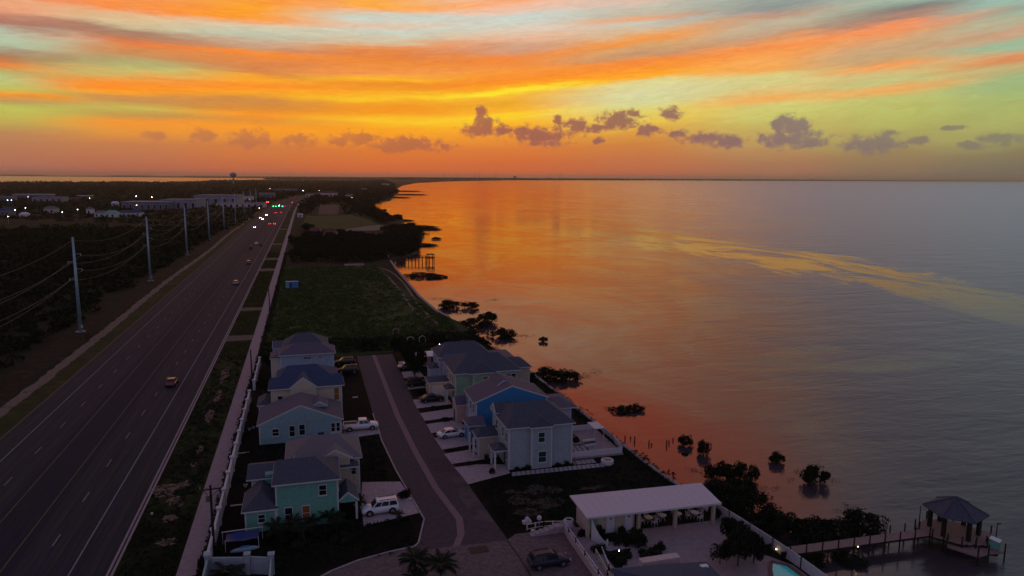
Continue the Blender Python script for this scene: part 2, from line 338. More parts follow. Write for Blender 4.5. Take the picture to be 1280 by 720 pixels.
    L_ = bpy.data.materials.new('lake_water'); L_.use_nodes = True; b = L_.node_tree.nodes['Principled BSDF']; b.inputs['Specular Tint'].default_value = (1, .74, .80, 1)
    b.inputs['Base Color'].default_value = (.14, .09, .11, 1); b.inputs['Roughness'].default_value = .12; MATS['lake'] = L_
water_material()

# ------------------------------------------------------------------ mesh helpers
class MB:
    def __init__(s, off=(0, 0, 0)): s.v = []; s.f = []; s.o = off
    def add(s, vs, fs):
        n = len(s.v); ox, oy, oz = s.o
        s.v += [(a - ox, b - oy, c - oz) for a, b, c in vs]; s.f += [tuple(n + i for i in f) for f in fs]; return s
    def box(s, x0, x1, y0, y1, z0, z1):
        return s.add([(x0,y0,z0),(x1,y0,z0),(x1,y1,z0),(x0,y1,z0),(x0,y0,z1),(x1,y0,z1),(x1,y1,z1),(x0,y1,z1)],
                     [(3,2,1,0),(4,5,6,7),(0,1,5,4),(1,2,6,5),(2,3,7,6),(3,0,4,7)])
    def prism(s, pts, z0, z1):
        n = len(pts); a = sum(pts[i][0] * pts[(i + 1) % n][1] - pts[(i + 1) % n][0] * pts[i][1] for i in range(n))
        if a < 0: pts = pts[::-1]
        return s.add([(x, y, z0) for x, y in pts] + [(x, y, z1) for x, y in pts],
                     [tuple(range(n - 1, -1, -1)), tuple(range(n, 2 * n))] + [(i, (i + 1) % n, n + (i + 1) % n, n + i) for i in range(n)])
    def sheet(s, pts, z):
        n = len(pts); a = sum(pts[i][0] * pts[(i + 1) % n][1] - pts[(i + 1) % n][0] * pts[i][1] for i in range(n))
        if a < 0: pts = pts[::-1]
        return s.add([(x, y, z) for x, y in pts], [tuple(range(n))])
    def beam(s, p, q, w, h=None):
        h = h or w; p = Vector(p); q = Vector(q); d = (q - p).normalized()
        u = Vector((0, 0, 1)) if abs(d.z) < .95 else Vector((0, 1, 0)); r = d.cross(u).normalized() * w / 2; u = r.cross(d).normalized() * h / 2
        vs = [tuple(e + a * r + b * u) for e in (p, q) for a, b in ((-1,-1),(1,-1),(1,1),(-1,1))]
        return s.add(vs, [(0,1,2,3),(7,6,5,4),(0,4,5,1),(1,5,6,2),(2,6,7,3),(3,7,4,0)])
    def cyl(s, p, q, r0, r1=None, n=8, cap=True):
        r1 = r0 if r1 is None else r1; p = Vector(p); q = Vector(q); d = (q - p).normalized()
        u = Vector((0, 0, 1)) if abs(d.z) < .95 else Vector((1, 0, 0)); a = d.cross(u).normalized(); b = d.cross(a).normalized()
        vs = [tuple(e + (a * math.cos(2*PI*i/n) + b * math.sin(2*PI*i/n)) * r) for e, r in ((p, r0), (q, r1)) for i in range(n)]
        fs = [(i, n + i, n + (i + 1) % n, (i + 1) % n) for i in range(n)]
        if cap: fs += [tuple(range(n)), tuple(range(2 * n - 1, n - 1, -1))]
        return s.add(vs, fs)
    def lathe(s, c, prof, n=12):
        vs = [(c[0] + r * math.cos(2*PI*i/n), c[1] + r * math.sin(2*PI*i/n), c[2] + z) for r, z in prof for i in range(n)]
        fs = [(k*n+i, k*n+(i+1)%n, (k+1)*n+(i+1)%n, (k+1)*n+i) for k in range(len(prof)-1) for i in range(n)]
        return s.add(vs, fs)
    def mesh(s, name, mt):
        me = bpy.data.meshes.new(name); me.from_pydata(s.v, [], s.f); me.update()
        me.materials.append(MATS[mt] if isinstance(mt, str) else mt); return me
    def build(s, name, mt, parent=None, smooth=False):
        me = s.mesh(name, mt)
        if smooth: me.shade_smooth()
        return link(name, me, parent)
def link(name, me, parent=None, loc=(0, 0, 0), rz=0.0, sc=None):
    o = bpy.data.objects.new(name, me); COL.objects.link(o); o.parent = parent; o.location = loc; o.rotation_euler = (0, 0, rz)
    if sc: o.scale = sc if isinstance(sc, tuple) else (sc, sc, sc)
    return o
def tag(o, label, cat, group=None, kind=None):
    o['label'] = label; o['category'] = cat
    if group: o['group'] = group
    if kind: o['kind'] = kind
    return o
def thing(name, label, cat, loc=(0, 0, 0), rz=0.0, group=None):
    o = link(name, None, None, loc, rz); return tag(o, label, cat, group)
def struct(name, mb, mt, parent=None):
    o = mb.build(name, mt, parent)
    if parent is None: o['kind'] = 'structure'
    return o
def stuff(o, label=None, cat=None):
    o['kind'] = 'stuff'
    if label: o['label'] = label; o['category'] = cat
    return o
def dup(o, parent=None, loc=None, rz=None):
    c = o.copy(); COL.objects.link(c); c.parent = parent
    if loc: c.location = loc
    if rz is not None: c.rotation_euler = (0, 0, rz)
    for ch in list(o.children): dup(ch, c)
    return c

# ------------------------------------------------------------------ land and water
def C(px, py): return G(px, py, -1.5)
coast = [C(1400,227.6), C(1280,227.0), C(1120,226.6), C(960,226.0), C(800,225.4), C(640,225.3), C(560,226.8), C(520,228.8), C(503,232), C(494,237), C(497,241), C(492,246),
         C(488,250.5), C(465,254.3), C(468,262), C(480,267), C(500,274), C(506,277), C(486,280), C(512,282), C(532,285.5), C(526,292), C(512,300), C(524,305), C(518,317), C(500,322), C(488,325.5)]
D = lambda px, py: G(px, py, .2)
wallpts = [D(488,325.5), D(495,336), D(508,351), D(524,370), D(545,388), D(561,396)]
coast += [D(495,336), D(508,351), D(524,370), D(545,388), D(561,396), C(578,410), C(592,424), (43.4,180), (45.2,165), (46.2,150), (47.0,130), (47.5,112), (47.7,104), (48.3,90), (49.3,82), (50.9,74), (51.8,66), (52.5,50), (53,0), (55,-300)]
coast = [(q[0] * min(1, 37000 / q[1]), min(q[1], 37000)) if q[1] > 0 else q for q in coast]
west = [(-4000, -300), (-39500, 5000), (-39500, 37900), (coast[0][0] + 3000, 37900)]
land = coast + west
def tess(name, poly, z, mt, kind=True):
    from mathutils.geometry import tessellate_polygon
    fs = tessellate_polygon([[Vector((x, y, 0)) for x, y in poly]])
    mb = MB(); vs = [(x, y, z) for x, y in poly]; ff = []
    for f in fs:
        a, b, c = (Vector(vs[i]) for i in f)
        ff.append(tuple(f) if (b - a).cross(c - a).z > 0 else tuple(f[::-1]))
    mb.add(vs, ff); return mb
g = tess('ground', land, 0, 'field')
o = g.build('ground', 'brush'); o['kind'] = 'structure'
# bank down to the water
bk = MB()
for a, b in zip(coast[:-1], coast[1:]):
    bk.add([(a[0], a[1], 0), (b[0], b[1], 0), (b[0] + 1.2, b[1], -2.2), (a[0] + 1.2, a[1], -2.2)], [(0, 1, 2, 3)])
struct('shore_bank', bk, 'dirt')
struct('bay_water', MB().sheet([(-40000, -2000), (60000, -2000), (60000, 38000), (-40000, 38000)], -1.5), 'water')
# lagoon far off on the left, and its slits beyond
struct('lagoon_water', MB().sheet([G(-700,228.8), G(-200,228.3), G(0,228.2), G(100,227.8), G(230,227.6), G(262,226.2), G(300,224.9), G(350,224.4), G(330,223.0), G(250,222.3), G(150,221.3), G(0,219.9), G(-700,215.5)], .4), 'lake')
struct('distant_lagoon_water', MB().sheet([G(55,219.4), G(140,219.8), G(135,219.15), G(60,218.7)], .4), 'lake')
struct('distant_lagoon_water', MB().sheet([G(185,219.9), G(232,220.2), G(228,219.65), G(190,219.3)], .4), 'lake')
# seawall: cap and face
sw = MB()
for a, b in zip(wallpts[:-1], wallpts[1:]):
    sw.beam((a[0], a[1], -.6), (b[0], b[1], -.6), .8, 1.9)
struct('seawall', sw, 'concrete')
sw = MB(); q = [(46.3,150), (47.1,130), (47.6,112), (47.8,104), (48.4,90), (49.4,82), (51.0,74), (51.9,66), (52.6,50)]
for a, b in zip(q[:-1], q[1:]): sw.beam((a[0], a[1], -.7), (b[0], b[1], -.7), .6, 1.9)
struct('seawall', sw, 'concrete')
# highway
YS = [-60, 60, 120, 180, 250, 350, 500, 700, 900, 1150, 1500, 2100]
def bend(y): return 0.0 if y < 1000 else (y - 1000) ** 2 * 9e-5
def strip(x0, x1, z, ys=YS):
    mb = MB()
    for a, b in zip(ys[:-1], ys[1:]):
        mb.add([(x0 + bend(a), a, z), (x1 + bend(a), a, z), (x1 + bend(b), b, z), (x0 + bend(b), b, z)], [(0, 1, 2, 3)])
    return mb
struct('highway', strip(-49.6, -21.7, .02), 'asphalt')
struct('highway_median_paving', strip(-38.9, -32.4, .026), mat('asphalt_dark', (.010,.010,.026), .85, .4, .9, spec=.2, stretch=(1, .03, 1)))
struct('roadside_verge', strip(-21.7, -15.0, .01), 'grass')
struct('roadside_verge', strip(-54.0, -49.6, .01), 'verge')
for x in (-46.0, -41.6, -34.0): pass
for x, w, mt_, nm in ((-26.1, .17, 'white_line', 'white_edge_line'), (-45.6, .17, 'white_line', 'white_edge_line'), (-33.4, .15, 'yellow_line', 'yellow_line'), (-37.9, .15, 'yellow_line', 'yellow_line'),
                      (-22.1, .28, 'concrete', 'gutter_line'), (-49.3, .24, 'yellow_line', 'gutter_line')):
    struct(nm, strip(x - w / 2, x + w / 2, .032), mt_)
for i, y in enumerate(np.arange(60, 640, 12.0)):
    for x in (-29.8, -41.7):
        yy = y + 5.6 if x == -29.8 else y + 2.0
        o = MB().sheet([(x - .075, yy), (x + .075, yy), (x + .075, yy + 3.0), (x - .075, yy + 3.0)], .032).build('lane_dash', 'white_line'); o['kind'] = 'structure'
# worn wheel tracks along the lanes
for x in (-24, -28.6, -31, -40.3, -42.9, -44.4, -47.5):
    struct('tyre_track', strip(x - .35, x + .35, .024), mat('asphalt_worn', (.030,.024,.032), .85, .4, .9, spec=.2, stretch=(1, .03, 1)))
# footpath beside the white wall, curb, worn dirt path
struct('footpath', strip(-14.95, -12.55, .06), 'concrete')
struct('footpath_edging', strip(-12.55, -11.9, .015), 'brush')
kerb = MB()
for a, b in zip(YS[:-1], YS[1:]): kerb.add([(-21.7,a,.02),(-21.45,a,.02),(-21.45,a,.16),(-21.7,a,.16),(-21.7,b,.02),(-21.45,b,.02),(-21.45,b,.16),(-21.7,b,.16)], [(0,1,2,3),(4,7,6,5),(0,4,5,1),(1,5,6,2),(2,6,7,3),(3,7,4,0)])
struct('kerb', kerb, 'concrete')
def wobble(cx, w, y0, y1, step, amp, z, seed):
    r = random.Random(seed); mb = MB(); prev = None; y = y0
    while y <= y1:
        a = cx(y) - w / 2 + r.uniform(-amp, amp); b = cx(y) + w / 2 + r.uniform(-amp, amp)
        if prev: mb.add([(prev[0], prev[2], z), (prev[1], prev[2], z), (b, y, z), (a, y, z)], [(0, 1, 2, 3)])
        prev = (a, b, y); y += step
    return mb
struct('dirt_path', wobble(lambda y: -54.9 - .6 * math.sin(y / 40), 2.3, 20, 900, 2.5, .35, .018, 1), 'dirt_path')
struct('worn_ground', wobble(lambda y: -60.5, 7.0, 60, 620, 5, 1.2, .012, 2), mat('worn', (.012,.012,.006), .95, .4, .35, col2=(.038,.024,.018), cov=.58, spec=.1))
# bare earth patches on the near verge
def blob(cx, cy, rx, ry, seed, n=22):
    r = random.Random(seed); return [(cx + rx * math.cos(2*PI*i/n) * r.uniform(.55, 1.25), cy + ry * math.sin(2*PI*i/n) * r.uniform(.6, 1.2)) for i in range(n)]
for i, (px, py, rx, ry) in enumerate([(212,648,.9,1.1),(208,678,1.2,1.2),(216,625,.9,1.6),(243,580,.6,1.1),(250,562,.5,2.0),(205,612,1.9,2.4),(230,605,.8,1.2),(262,520,.7,5),(272,495,.7,5),(281,468,1.0,7),(226,630,.5,.8)]):
    c = G(px, py); struct('bare_earth', MB().sheet(blob(*c, rx, ry, i), .022 + i * .0015), mat('bare', (.16,.10,.075), .95, .35, 1.2, col2=(.035,.026,.018), cov=.58))
for (x0, y0, y1) in ((-21.4, 196, 203), (-21.4, 240, 246), (-21.4, 340, 350), (-21.4, 385, 395), (-21.4, 470, 480), (-21.4, 600, 612)):
    struct('driveway_crossing', MB().sheet([(-21.4, y0), (-15, y0 + .5), (-15, y1 - .5), (-21.4, y1)], .03), mat('crossing', (.10,.07,.06), .9, .25, .4))
struct('drain_cover_slab', MB().box(-20.9, -18.7, 73.2, 74.7, 0, .09), 'concrete')
struct('drain_hole', MB().prism([(-19.9 + .42*math.cos(a), 73.95 + .3*math.sin(a)) for a in np.linspace(0, 2*PI, 12, endpoint=False)], .09, .105), 'black')
# far side of the highway is a side street
# neighbourhood street: two asphalt lanes, a pale concrete valley gutter in the middle
LE = [(10.3,172),(10.3,128),(10.5,114),(11.3,101),(12.1,93),(12.9,85),(11.2,79),(10.3,77.6)]
RE = [(18.9,172),(18.5,138),(18.7,122),(19.4,108.4),(20.4,95),(21.5,80),(21.7,77.2)]
struct('street', MB().sheet(LE[::-1] + [(x, y) for x, y in RE], .03), 'street')
ctr = [(14.4,172),(14.5,126),(15.1,108),(15.9,94),(17.2,84),(16.6,80),(15.4,77.3)]
mb = MB()
for a, b in zip(ctr[:-1], ctr[1:]):
    mb.add([(a[0]-.45,a[1],.036),(a[0]+.45,a[1],.036),(b[0]+.45,b[1],.036),(b[0]-.45,b[1],.036)], [(3,2,1,0)])
struct('street_centre_gutter', mb, mat('gutter', (.20,.125,.14), .85, .12, .6))
struct('street_patch', MB().sheet([(18.3,97),(20.2,96.3),(21.2,82),(18.9,83.5)], .034), mat('patchy', (.045,.034,.044), .8, .2, .4, col2=(.085,.062,.068), cov=.5))
struct('street_patch', MB().sheet([(16.2,104.5),(19.3,104.0),(19.6,98.5),(16.6,99.5)], .034), 'street_patch')
apron = [(-1.5,73.5),(1.2,75.6),(4.2,77.1),(8,78.1),(10.7,78.3),(15,77.9),(21.8,77.4),(23.0,78.4),(28.6,78.2),(29.0,75.2),(29.6,66),(30,50),(-3,50)]
struct('turning_apron', MB().sheet(apron, .026), 'apron')
kb = MB()
kp = [(-1.5,73.5),(1.2,75.6),(4.2,77.1),(8,78.1),(10.7,78.5),(11.3,79.2),(12.9,85),(12.1,93),(11.3,101),(10.5,114),(10.3,128)]
for a, b in zip(kp[:-1], kp[1:]): kb.beam((a[0], a[1], .075), (b[0], b[1], .075), .18, .15)
struct('street_kerb', kb, 'concrete_light')
kb = MB()
for a, b in zip([(21.6,77.2),(21.9,73),(22.0,69),(21.6,64)][:-1], [(21.9,73),(22.0,69),(21.6,64)]): kb.beam((*a, .04), (*b, .04), .16, .04)
struct('apron_joint', kb, 'black')
struct('storm_grate', MB().box(16.7, 18.9, 75.2, 76.6, .03, .07), 'black')
# lots: turf around the houses
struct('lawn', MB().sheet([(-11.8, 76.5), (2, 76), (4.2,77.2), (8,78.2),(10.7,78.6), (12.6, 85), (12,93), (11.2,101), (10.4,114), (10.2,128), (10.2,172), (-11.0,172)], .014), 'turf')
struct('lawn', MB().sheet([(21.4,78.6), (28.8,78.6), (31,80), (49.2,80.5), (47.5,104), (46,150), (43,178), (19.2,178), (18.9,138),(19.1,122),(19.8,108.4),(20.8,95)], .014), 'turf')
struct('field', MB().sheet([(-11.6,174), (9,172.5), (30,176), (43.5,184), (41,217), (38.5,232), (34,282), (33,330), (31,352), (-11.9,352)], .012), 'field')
struct('field', MB().sheet([G(376,284),G(383,270),G(440,269),G(462,275),G(474,281),G(450,285),G(425,287)], .012), mat('field_far', (.060,.066,.018), .95, .3, .03, col2=(.05,.06,.02), cov=.5, spec=.1))
struct('bare_lot', MB().sheet([G(398,268),G(422,268),G(425,256),G(400,256)], .016), mat('lot', (.07,.045,.03), .95, .3, .02))
def lane(px_, w, z, seed):
    r_ = random.Random(seed); P_ = [Vector((*G(*q), z)) for q in px_]; mb = MB(); prev = None
    for i in range((len(P_) - 1) * 5 + 1):
        k = min(i // 5, len(P_) - 2); f = i / 5 - k; q = [P_[max(0, k - 1)], P_[k], P_[k + 1], P_[min(len(P_) - 1, k + 2)]]
        c = .5 * (2 * q[1] + (q[2] - q[0]) * f + (2 * q[0] - 5 * q[1] + 4 * q[2] - q[3]) * f * f + (3 * q[1] - 3 * q[2] + q[3] - q[0]) * f ** 3)
        d = (q[2] - q[1]).normalized(); n_ = Vector((-d.y, d.x, 0)) * w / 2 * r_.uniform(.7, 1.3); a_, b_ = c + n_, c - n_
        if prev: mb.add([tuple(prev[0]), tuple(prev[1]), tuple(b_), tuple(a_)], [(0, 1, 2, 3)])
        prev = (a_, b_)
    return mb
struct('track', lane([(448,333),(470,334),(487,339),(501,350),(512,364),(522,380),(535,394),(546,405)], .9, .030, 5), 'dirt_path')
struct('track', lane([(452,336),(468,338),(482,344),(494,356),(505,370),(515,385),(526,396)], .8, .034, 6), 'dirt_path')
struct('bare_earth', MB().sheet(blob(*G(540,402), 2.4, 8, 77), .026), mat('bare3', (.07,.038,.022), .95, .4, .6, col2=(.02,.022,.010), cov=.55))
struct('sand_patch', MB().sheet([G(430,330),G(455,329),G(455,335),G(470,341),G(450,337),G(432,334)], .022), mat('sand', (.17,.12,.10), .95, .2, .2))
struct('sand_patch', MB().sheet([G(478,316),G(492,318),G(486,323),G(480,320)], .022), 'sand')
struct('sand_patch', MB().sheet([G(455,283),G(475,281),G(492,286),G(470,288),G(440,289),G(415,291),G(416,289)], .022), 'sand')
struct('sand_patch', MB().sheet([G(560,410),G(575,413),G(592,424),G(586,432),G(570,428)], .022), mat('dunsand', (.10,.06,.045), .95, .3, .2))
# dirt on the vacant lot between the grey house and the pavilion
for i, (px, py, rx, ry) in enumerate([(650,625,1.6,1.8),(668,612,2.2,1.6),(685,628,2.6,1.8),(660,640,2.0,1.2),(640,615,1.2,1.0),(692,612,1.5,1.2),(740,610,2.2,.7)]):
    c = G(px, py); struct('bare_earth', MB().sheet(blob(*c, rx, ry, 40 + i), .02 + i * .0015), mat('bare2', (.075,.045,.035), .95, .5, 2.5, col2=(.012,.012,.008), cov=.5, detail=8))
# driveways
for n_, p in enumerate([[(6.2,98.4),(11.4,97.2),(12.8,87.0),(5.4,85.2),(5.6,92)], [(4.6,124.2),(10.5,124.2),(10.7,117.4),(4.5,116.4)],
          [(20.5,93.8),(20.2,97.0),(19.8,100.2),(23.2,100.4),(27.3,99.4),(27.3,96.0)], [(19.7,101.6),(19.3,105.8),(26.6,107.0),(27.2,102.6),(23,101.8)],
          [(19.3,107.6),(19.0,113.0),(25.3,114.0),(26.0,108.8)], [(18.9,115.4),(18.8,120.0),(24.6,121),(25.2,116.4)], [(18.8,121.8),(18.6,126.2),(25.2,127.4),(25.6,122.8)],
          [(18.5,129.0),(18.5,134.5),(25.0,135.0),(25.4,130.0)], [(18.6,141.5),(18.7,146.5),(23.8,147),(24.0,142)], [(18.8,150),(18.9,155),(22.8,155.5),(23.2,150)]]):
    struct('driveway', MB().sheet(p, .034), 'concrete_light')

# ------------------------------------------------------------------ foliage
def leafmesh(name, cent, size, mt, normals=None, aspect=1.6):
    n = len(cent); cent = np.asarray(cent, float)
    a = rng.normal(size=(n, 3)); a /= np.linalg.norm(a, axis=1)[:, None]
    b = rng.normal(size=(n, 3)); b -= a * (a * b).sum(1)[:, None]; b /= np.linalg.norm(b, axis=1)[:, None]
    sz = (np.asarray(size) * rng.uniform(.6, 1.3, n))[:, None]
    a = a * sz * .5 * aspect; b = b * sz * .5
    V = np.stack([cent - a, cent - b * .9, cent + a, cent + b * .9], 1).reshape(-1, 3)
    me = bpy.data.meshes.new(name); me.vertices.add(4 * n); me.vertices.foreach_set('co', V.ravel())
    me.loops.add(4 * n); me.loops.foreach_set('vertex_index', np.arange(4 * n))
    me.polygons.add(n); me.polygons.foreach_set('loop_start', np.arange(0, 4 * n, 4)); me.polygons.foreach_set('loop_total', np.full(n, 4))
    me.update(); me.validate(); me.materials.append(MATS[mt]); return me
def crown_pts(n, rx, ry, rz, lobes, z0, flat=.35, spread=.72, s0=.24, s1=.46):
    """leaf clumps gathered on uneven lobes, sparse towards the rim"""
    out = []
    for k in range(lobes):
        th = rng.uniform(0, 2 * PI); rr = math.sqrt(rng.uniform(0, 1)) * spread
        c = np.array([rx * rr * math.cos(th), ry * rr * math.sin(th), z0 + rz * rng.uniform(.25, .85) * (1 - .35 * rr)])
        s = rng.uniform(s0, s1); m_ = n // lobes
        d = rng.normal(size=(m_, 3)); d /= np.linalg.norm(d, axis=1)[:, None]
        r = rng.uniform(.55, 1.08, m_) ** .7
        out.append(c + d * r[:, None] * np.array([rx * s, ry * s, rz * s * 1.05]))
    p = np.concatenate(out); p[:, 2] = np.maximum(p[:, 2], .05 + rng.uniform(0, .3, len(p))); return p
def trunkmesh(name, h, r, forks=3, mt='bark'):
    mb = MB(); mb.cyl((0, 0, -.3), (0, 0, h * .4), r, r * .75, 7)
    for k in range(forks):
        a = 2 * PI * k / forks + .4; mb.cyl((0, 0, h * .36), (math.cos(a) * h * .3, math.sin(a) * h * .3, h * .8), r * .6, r * .2, 5)
    return mb.mesh(name, mt)
MANG = []
for k in range(4):
    MANG.append((leafmesh('crown', crown_pts(3000, 1, 1, .95, 24 + 2 * k, .0, spread=.9, s0=.14, s1=.36), .08, 'leaf_mangrove'), trunkmesh('trunk', .7, .05)))
ROUND = [(leafmesh('crown', crown_pts(1500, 1, 1, 1.0, 10 + k, .35), .11, 'leaf_dark'), trunkmesh('trunk', 1.0, .06)) for k in range(3)]
LOW = [leafmesh('crown', crown_pts(900, 1, 1, .8, 8 + k, .0), .13, 'leaf_dark') for k in range(3)]
SPARSE = [leafmesh('reed', crown_pts(120, 1, 1, .25, 9, .0), .06, 'leaf_mangrove') for k in range(2)]
def tree(kind, x, y, w, h, label, group=None, name=None, z=0.0, cat='tree'):
    """w is the crown's radius"""
    r = random.Random(int(x * 13 + y * 7)); t = thing(name or 'tree', label, cat, (x, y, z), r.uniform(0, 6.3), group)
    cr, tr = r.choice(kind)
    sc = (w, w * r.uniform(.85, 1.1), h)
    link('crown', cr, t, sc=sc); link('trunk', tr, t, sc=(w, w, h)); return t
def bush(x, y, w, h, label, group=None, z=0.0, name='shrub'):
    r = random.Random(int(x * 13 + y * 7)); o = link(name, r.choice(LOW), None, (x, y, z), r.uniform(0, 6.3), (w, w, h)); return tag(o, label, 'shrub', group)
# mangroves standing in the bay: (px, py base, half width px, height in m, label)
mang = [(562,384,15,2.6,'dark mangrove clump nearest the seawall on the bare shore bend'),
 (588,385,11,2.2,'small round mangrove just right of the seawall bend'),
 (592,408,20,2.4,'low spreading mangrove between the seawall and the palm flats'),
 (610,402,13,3.2,'taller mangrove rising behind the spreading one by the shore bend'),
 (627,421,17,2.6,'outermost mangrove of the cluster off the shore bend'),
 (600,432,14,2.2,'mangrove at the water edge behind the lilac house roofs'),
 (575,432,16,2.4,'mangrove on the bank behind the farthest house on the bay side'),
 (679,427,6,1.4,'lone tiny mangrove far out in the orange water'),
 (684,473,20,2.6,'wide mangrove behind the green house, half of a pair'),
 (707,475,18,2.4,'mangrove with a pale ring of calm water off the green house'),
 (775,514,15,.9,'flat mangrove islet left part, off the blue house'),
 (793,513,12,1.2,'flat mangrove islet right part, off the blue house'),
 (856,556,9,1.8,'thin twiggy mangrove in the shallows off the grey house deck'),
 (879,567,9,2.4,'upright round mangrove next to the twiggy one in the shallows'),
 (900,600,17,2.9,'big mangrove off the pavilion, left of two joined crowns'),
 (930,601,17,2.8,'big mangrove off the pavilion, right of two joined crowns'),
 (971,578,10,1.8,'small egg shaped mangrove standing alone in grey water'),
 (1018,603,15,2.6,'dark oval mangrove farthest out before the pier'),
 (905,628,28,3.0,'mangrove hedge behind the pavilion roof corner'),
 (940,645,30,3.0,'mangrove mass behind the white fence, nearest the pavilion'),
 (925,615,18,2.0,'mangrove crown between hedge and the joined pair'),
 (975,664,31,2.6,'mangrove mass in the middle of the hedge behind the white fence'),
 (1008,670,29,2.5,'mangrove hedge piece just above the start of the pier'),
 (1040,670,26,2.4,'mangrove hedge piece above the middle of the pier walkway'),
 (1078,664,24,2.9,'right end of the mangrove hedge, tall leafy crown by the pier'),
 (975,690,26,.7,'low mangrove undergrowth at the root of the pier'),
 (1010,700,24,.5,'dark undergrowth under the near side of the pier'),
 (1060,701,22,.5,'dark low growth in the water below the pier walkway'),
 (955,668,20,1.2,'mangrove undergrowth right outside the white fence'),
 (530,346,24,1.6,'long low mangrove islet just below the far wooden pier'),
 (548,347,12,1.0,'narrow tail of the islet below the far wooden pier')]
for (px, py, hw, h, lb) in mang:
    x, y = C(px, py); d = math.hypot(x, y); tree(MANG, x, y, hw * d / 880 , h, lb, 'mangroves along the bay shore', 'mangrove', -1.5)
for i, (px, py, hw) in enumerate([(1060,635,12),(1035,598,10),(1000,590,9),(880,590,12),(868,588,8),(960,612,12),(858,566,5),(640,425,16),(655,420,10),(738,466,16),(725,470,10),(548,374,10),(615,375,10),(762,512,8),(945,615,8),(988,600,6),(640,418,14),(1050,640,6)]):
    x, y = C(px, py); d = math.hypot(x, y)
    o = link('reed_patch', SPARSE[i % 2], None, (x, y, -1.55), i, (hw * d / 880, hw * d / 880 * 1.6, 1.0)); stuff(o, 'thin twigs and reeds breaking the still water', 'reeds')
# coast woods on the peninsulas and the tree belt behind the field
def inpoly(x, y, P):
    c = False; n = len(P)
    for i in range(n):
        x0, y0 = P[i]; x1, y1 = P[i - 1]
        if (y0 > y) != (y1 > y) and x < (x1 - x0) * (y - y0) / (y1 - y0) + x0: c = not c
    return c
belts = [([(446,260),(470,262),(506,275),(488,279),(476,281),(462,272),(444,267)], 46, 3.2, 'tree in the wood on the near side of the bay bend', 'coast wood trees'),
 ([(488,284),(512,282),(532,286),(526,293),(512,301),(524,306),(518,318),(500,322),(478,315),(440,305),(470,292)], 95, 3.2, 'mangrove tree on the dark headland above the far pier', 'headland trees'),
 ([(366,300),(440,298),(480,316),(482,324),(460,327),(366,330)], 80, 2.9, 'tree in the grove between the two green fields', 'grove trees'),
 ([(382,296),(400,292),(440,294),(460,296),(470,302),(382,304)], 24, 3.2, 'tree beside the red roofed house in the grove', 'grove trees'),
 ([(385,232),(490,232),(495,245),(470,252),(465,262),(440,262),(425,254),(398,254),(385,268),(376,268)], 150, 5.5, 'tree among the far houses near the bay bend', 'far village trees'),
 ([(385,282),(398,286),(398,290),(380,290)], 6, 3.0, 'dark tree on the bright far field', 'far field trees')]
for (pp, n, h, lb, gr) in belts:
    P = [G(*q) for q in pp]; xs = [q[0] for q in P]; ys = [q[1] for q in P]; k = 0
    while k < n:
        x = random.uniform(min(xs), max(xs)); y = math.exp(random.uniform(math.log(min(ys)), math.log(max(ys))))
        if not inpoly(x, y, P): continue
        if -52 < x - bend(y) < -12: continue
        d = math.hypot(x, y); w = random.uniform(.7, 1.3) * max(3.0, d * .0075)
        tree(ROUND if 'mang' not in lb else MANG, x, y, w, h * random.uniform(.7, 1.25), lb, gr, 'coast_tree' if 'mang' in lb else 'round_tree'); k += 1
# low mangrove spits that run out into the bright water
for (px, py, hw, lb) in [(508,239.3,17,'thin dark spit farthest up the bay shore'),(512,243.6,20,'middle one of three dark spits in the orange water'),(500,247.3,12,'shortest dark spit, nearest of the three'),(520,284,24,'pointed spit at the tip of the dark headland'),(536,287,14,'thin end of the pointed headland spit'),(527,307,18,'low spit at the foot of the headland over the far pier'),(497,276,18,'pointed end of the wood on the bay bend'),(545,299,6,'small reef of twigs off the headland')]:
    x, y = C(px, py); d = math.hypot(x, y); r_ = hw * d / 880
    t = thing('mangrove_spit', lb, 'mangrove', (x, y, -1.5), 0, 'mangrove spits')
    link('crown', MANG[0][0], t, rz=-YAW, sc=(r_, r_ * .9, 1.3 + d * .0006)); link('crown', MANG[1][0], t, (r_ * .5, -r_ * .1, 0), -YAW, (r_ * .6, r_ * .5, 1.0))
# brush on the left plain, one mass
def mass(name, n, sampler, per, rmin, rmax, hmin, hmax, lsize, mt):
    cs = []; sz = []
    for _ in range(n):
        q = sampler()
        if q is None: continue
        x, y, k = q; r = rng.uniform(rmin, rmax) * k; h = rng.uniform(hmin, hmax) * (.6 + .4 * k)
        m_ = per; d = rng.normal(size=(m_, 3)); d /= np.linalg.norm(d, axis=1)[:, None]; d[:, 2] = np.abs(d[:, 2])
        cs.append(np.array([x, y, 0]) + d * np.array([r, r, h]) * rng.uniform(.6, 1.05, (m_, 1))); sz.append(np.full(m_, lsize * k))
    return link(name, leafmesh(name, np.concatenate(cs), np.concatenate(sz), mt))
def s_left():
    y = rng.uniform(75, 620); x = -rng.uniform(66, 66 + .75 * y)
    return x, y, max(1, y / 220)
stuff(mass('brush', 6500, s_left, 26, 1.0, 2.4, .6, 2.2, .75, 'leaf_brush'), 'dense dark brush covering the plain left of the highway', 'brush')
def s_left2():
    y = rng.uniform(120, 640); x = -rng.uniform(70, 66 + .75 * y); return x, y, max(1, y / 260)
stuff(mass('tall_brush', 900, s_left2, 34, 1.5, 3.2, 2.0, 3.6, .8, 'leaf_olive'), 'taller olive bushes scattered through the roadside brush', 'brush')
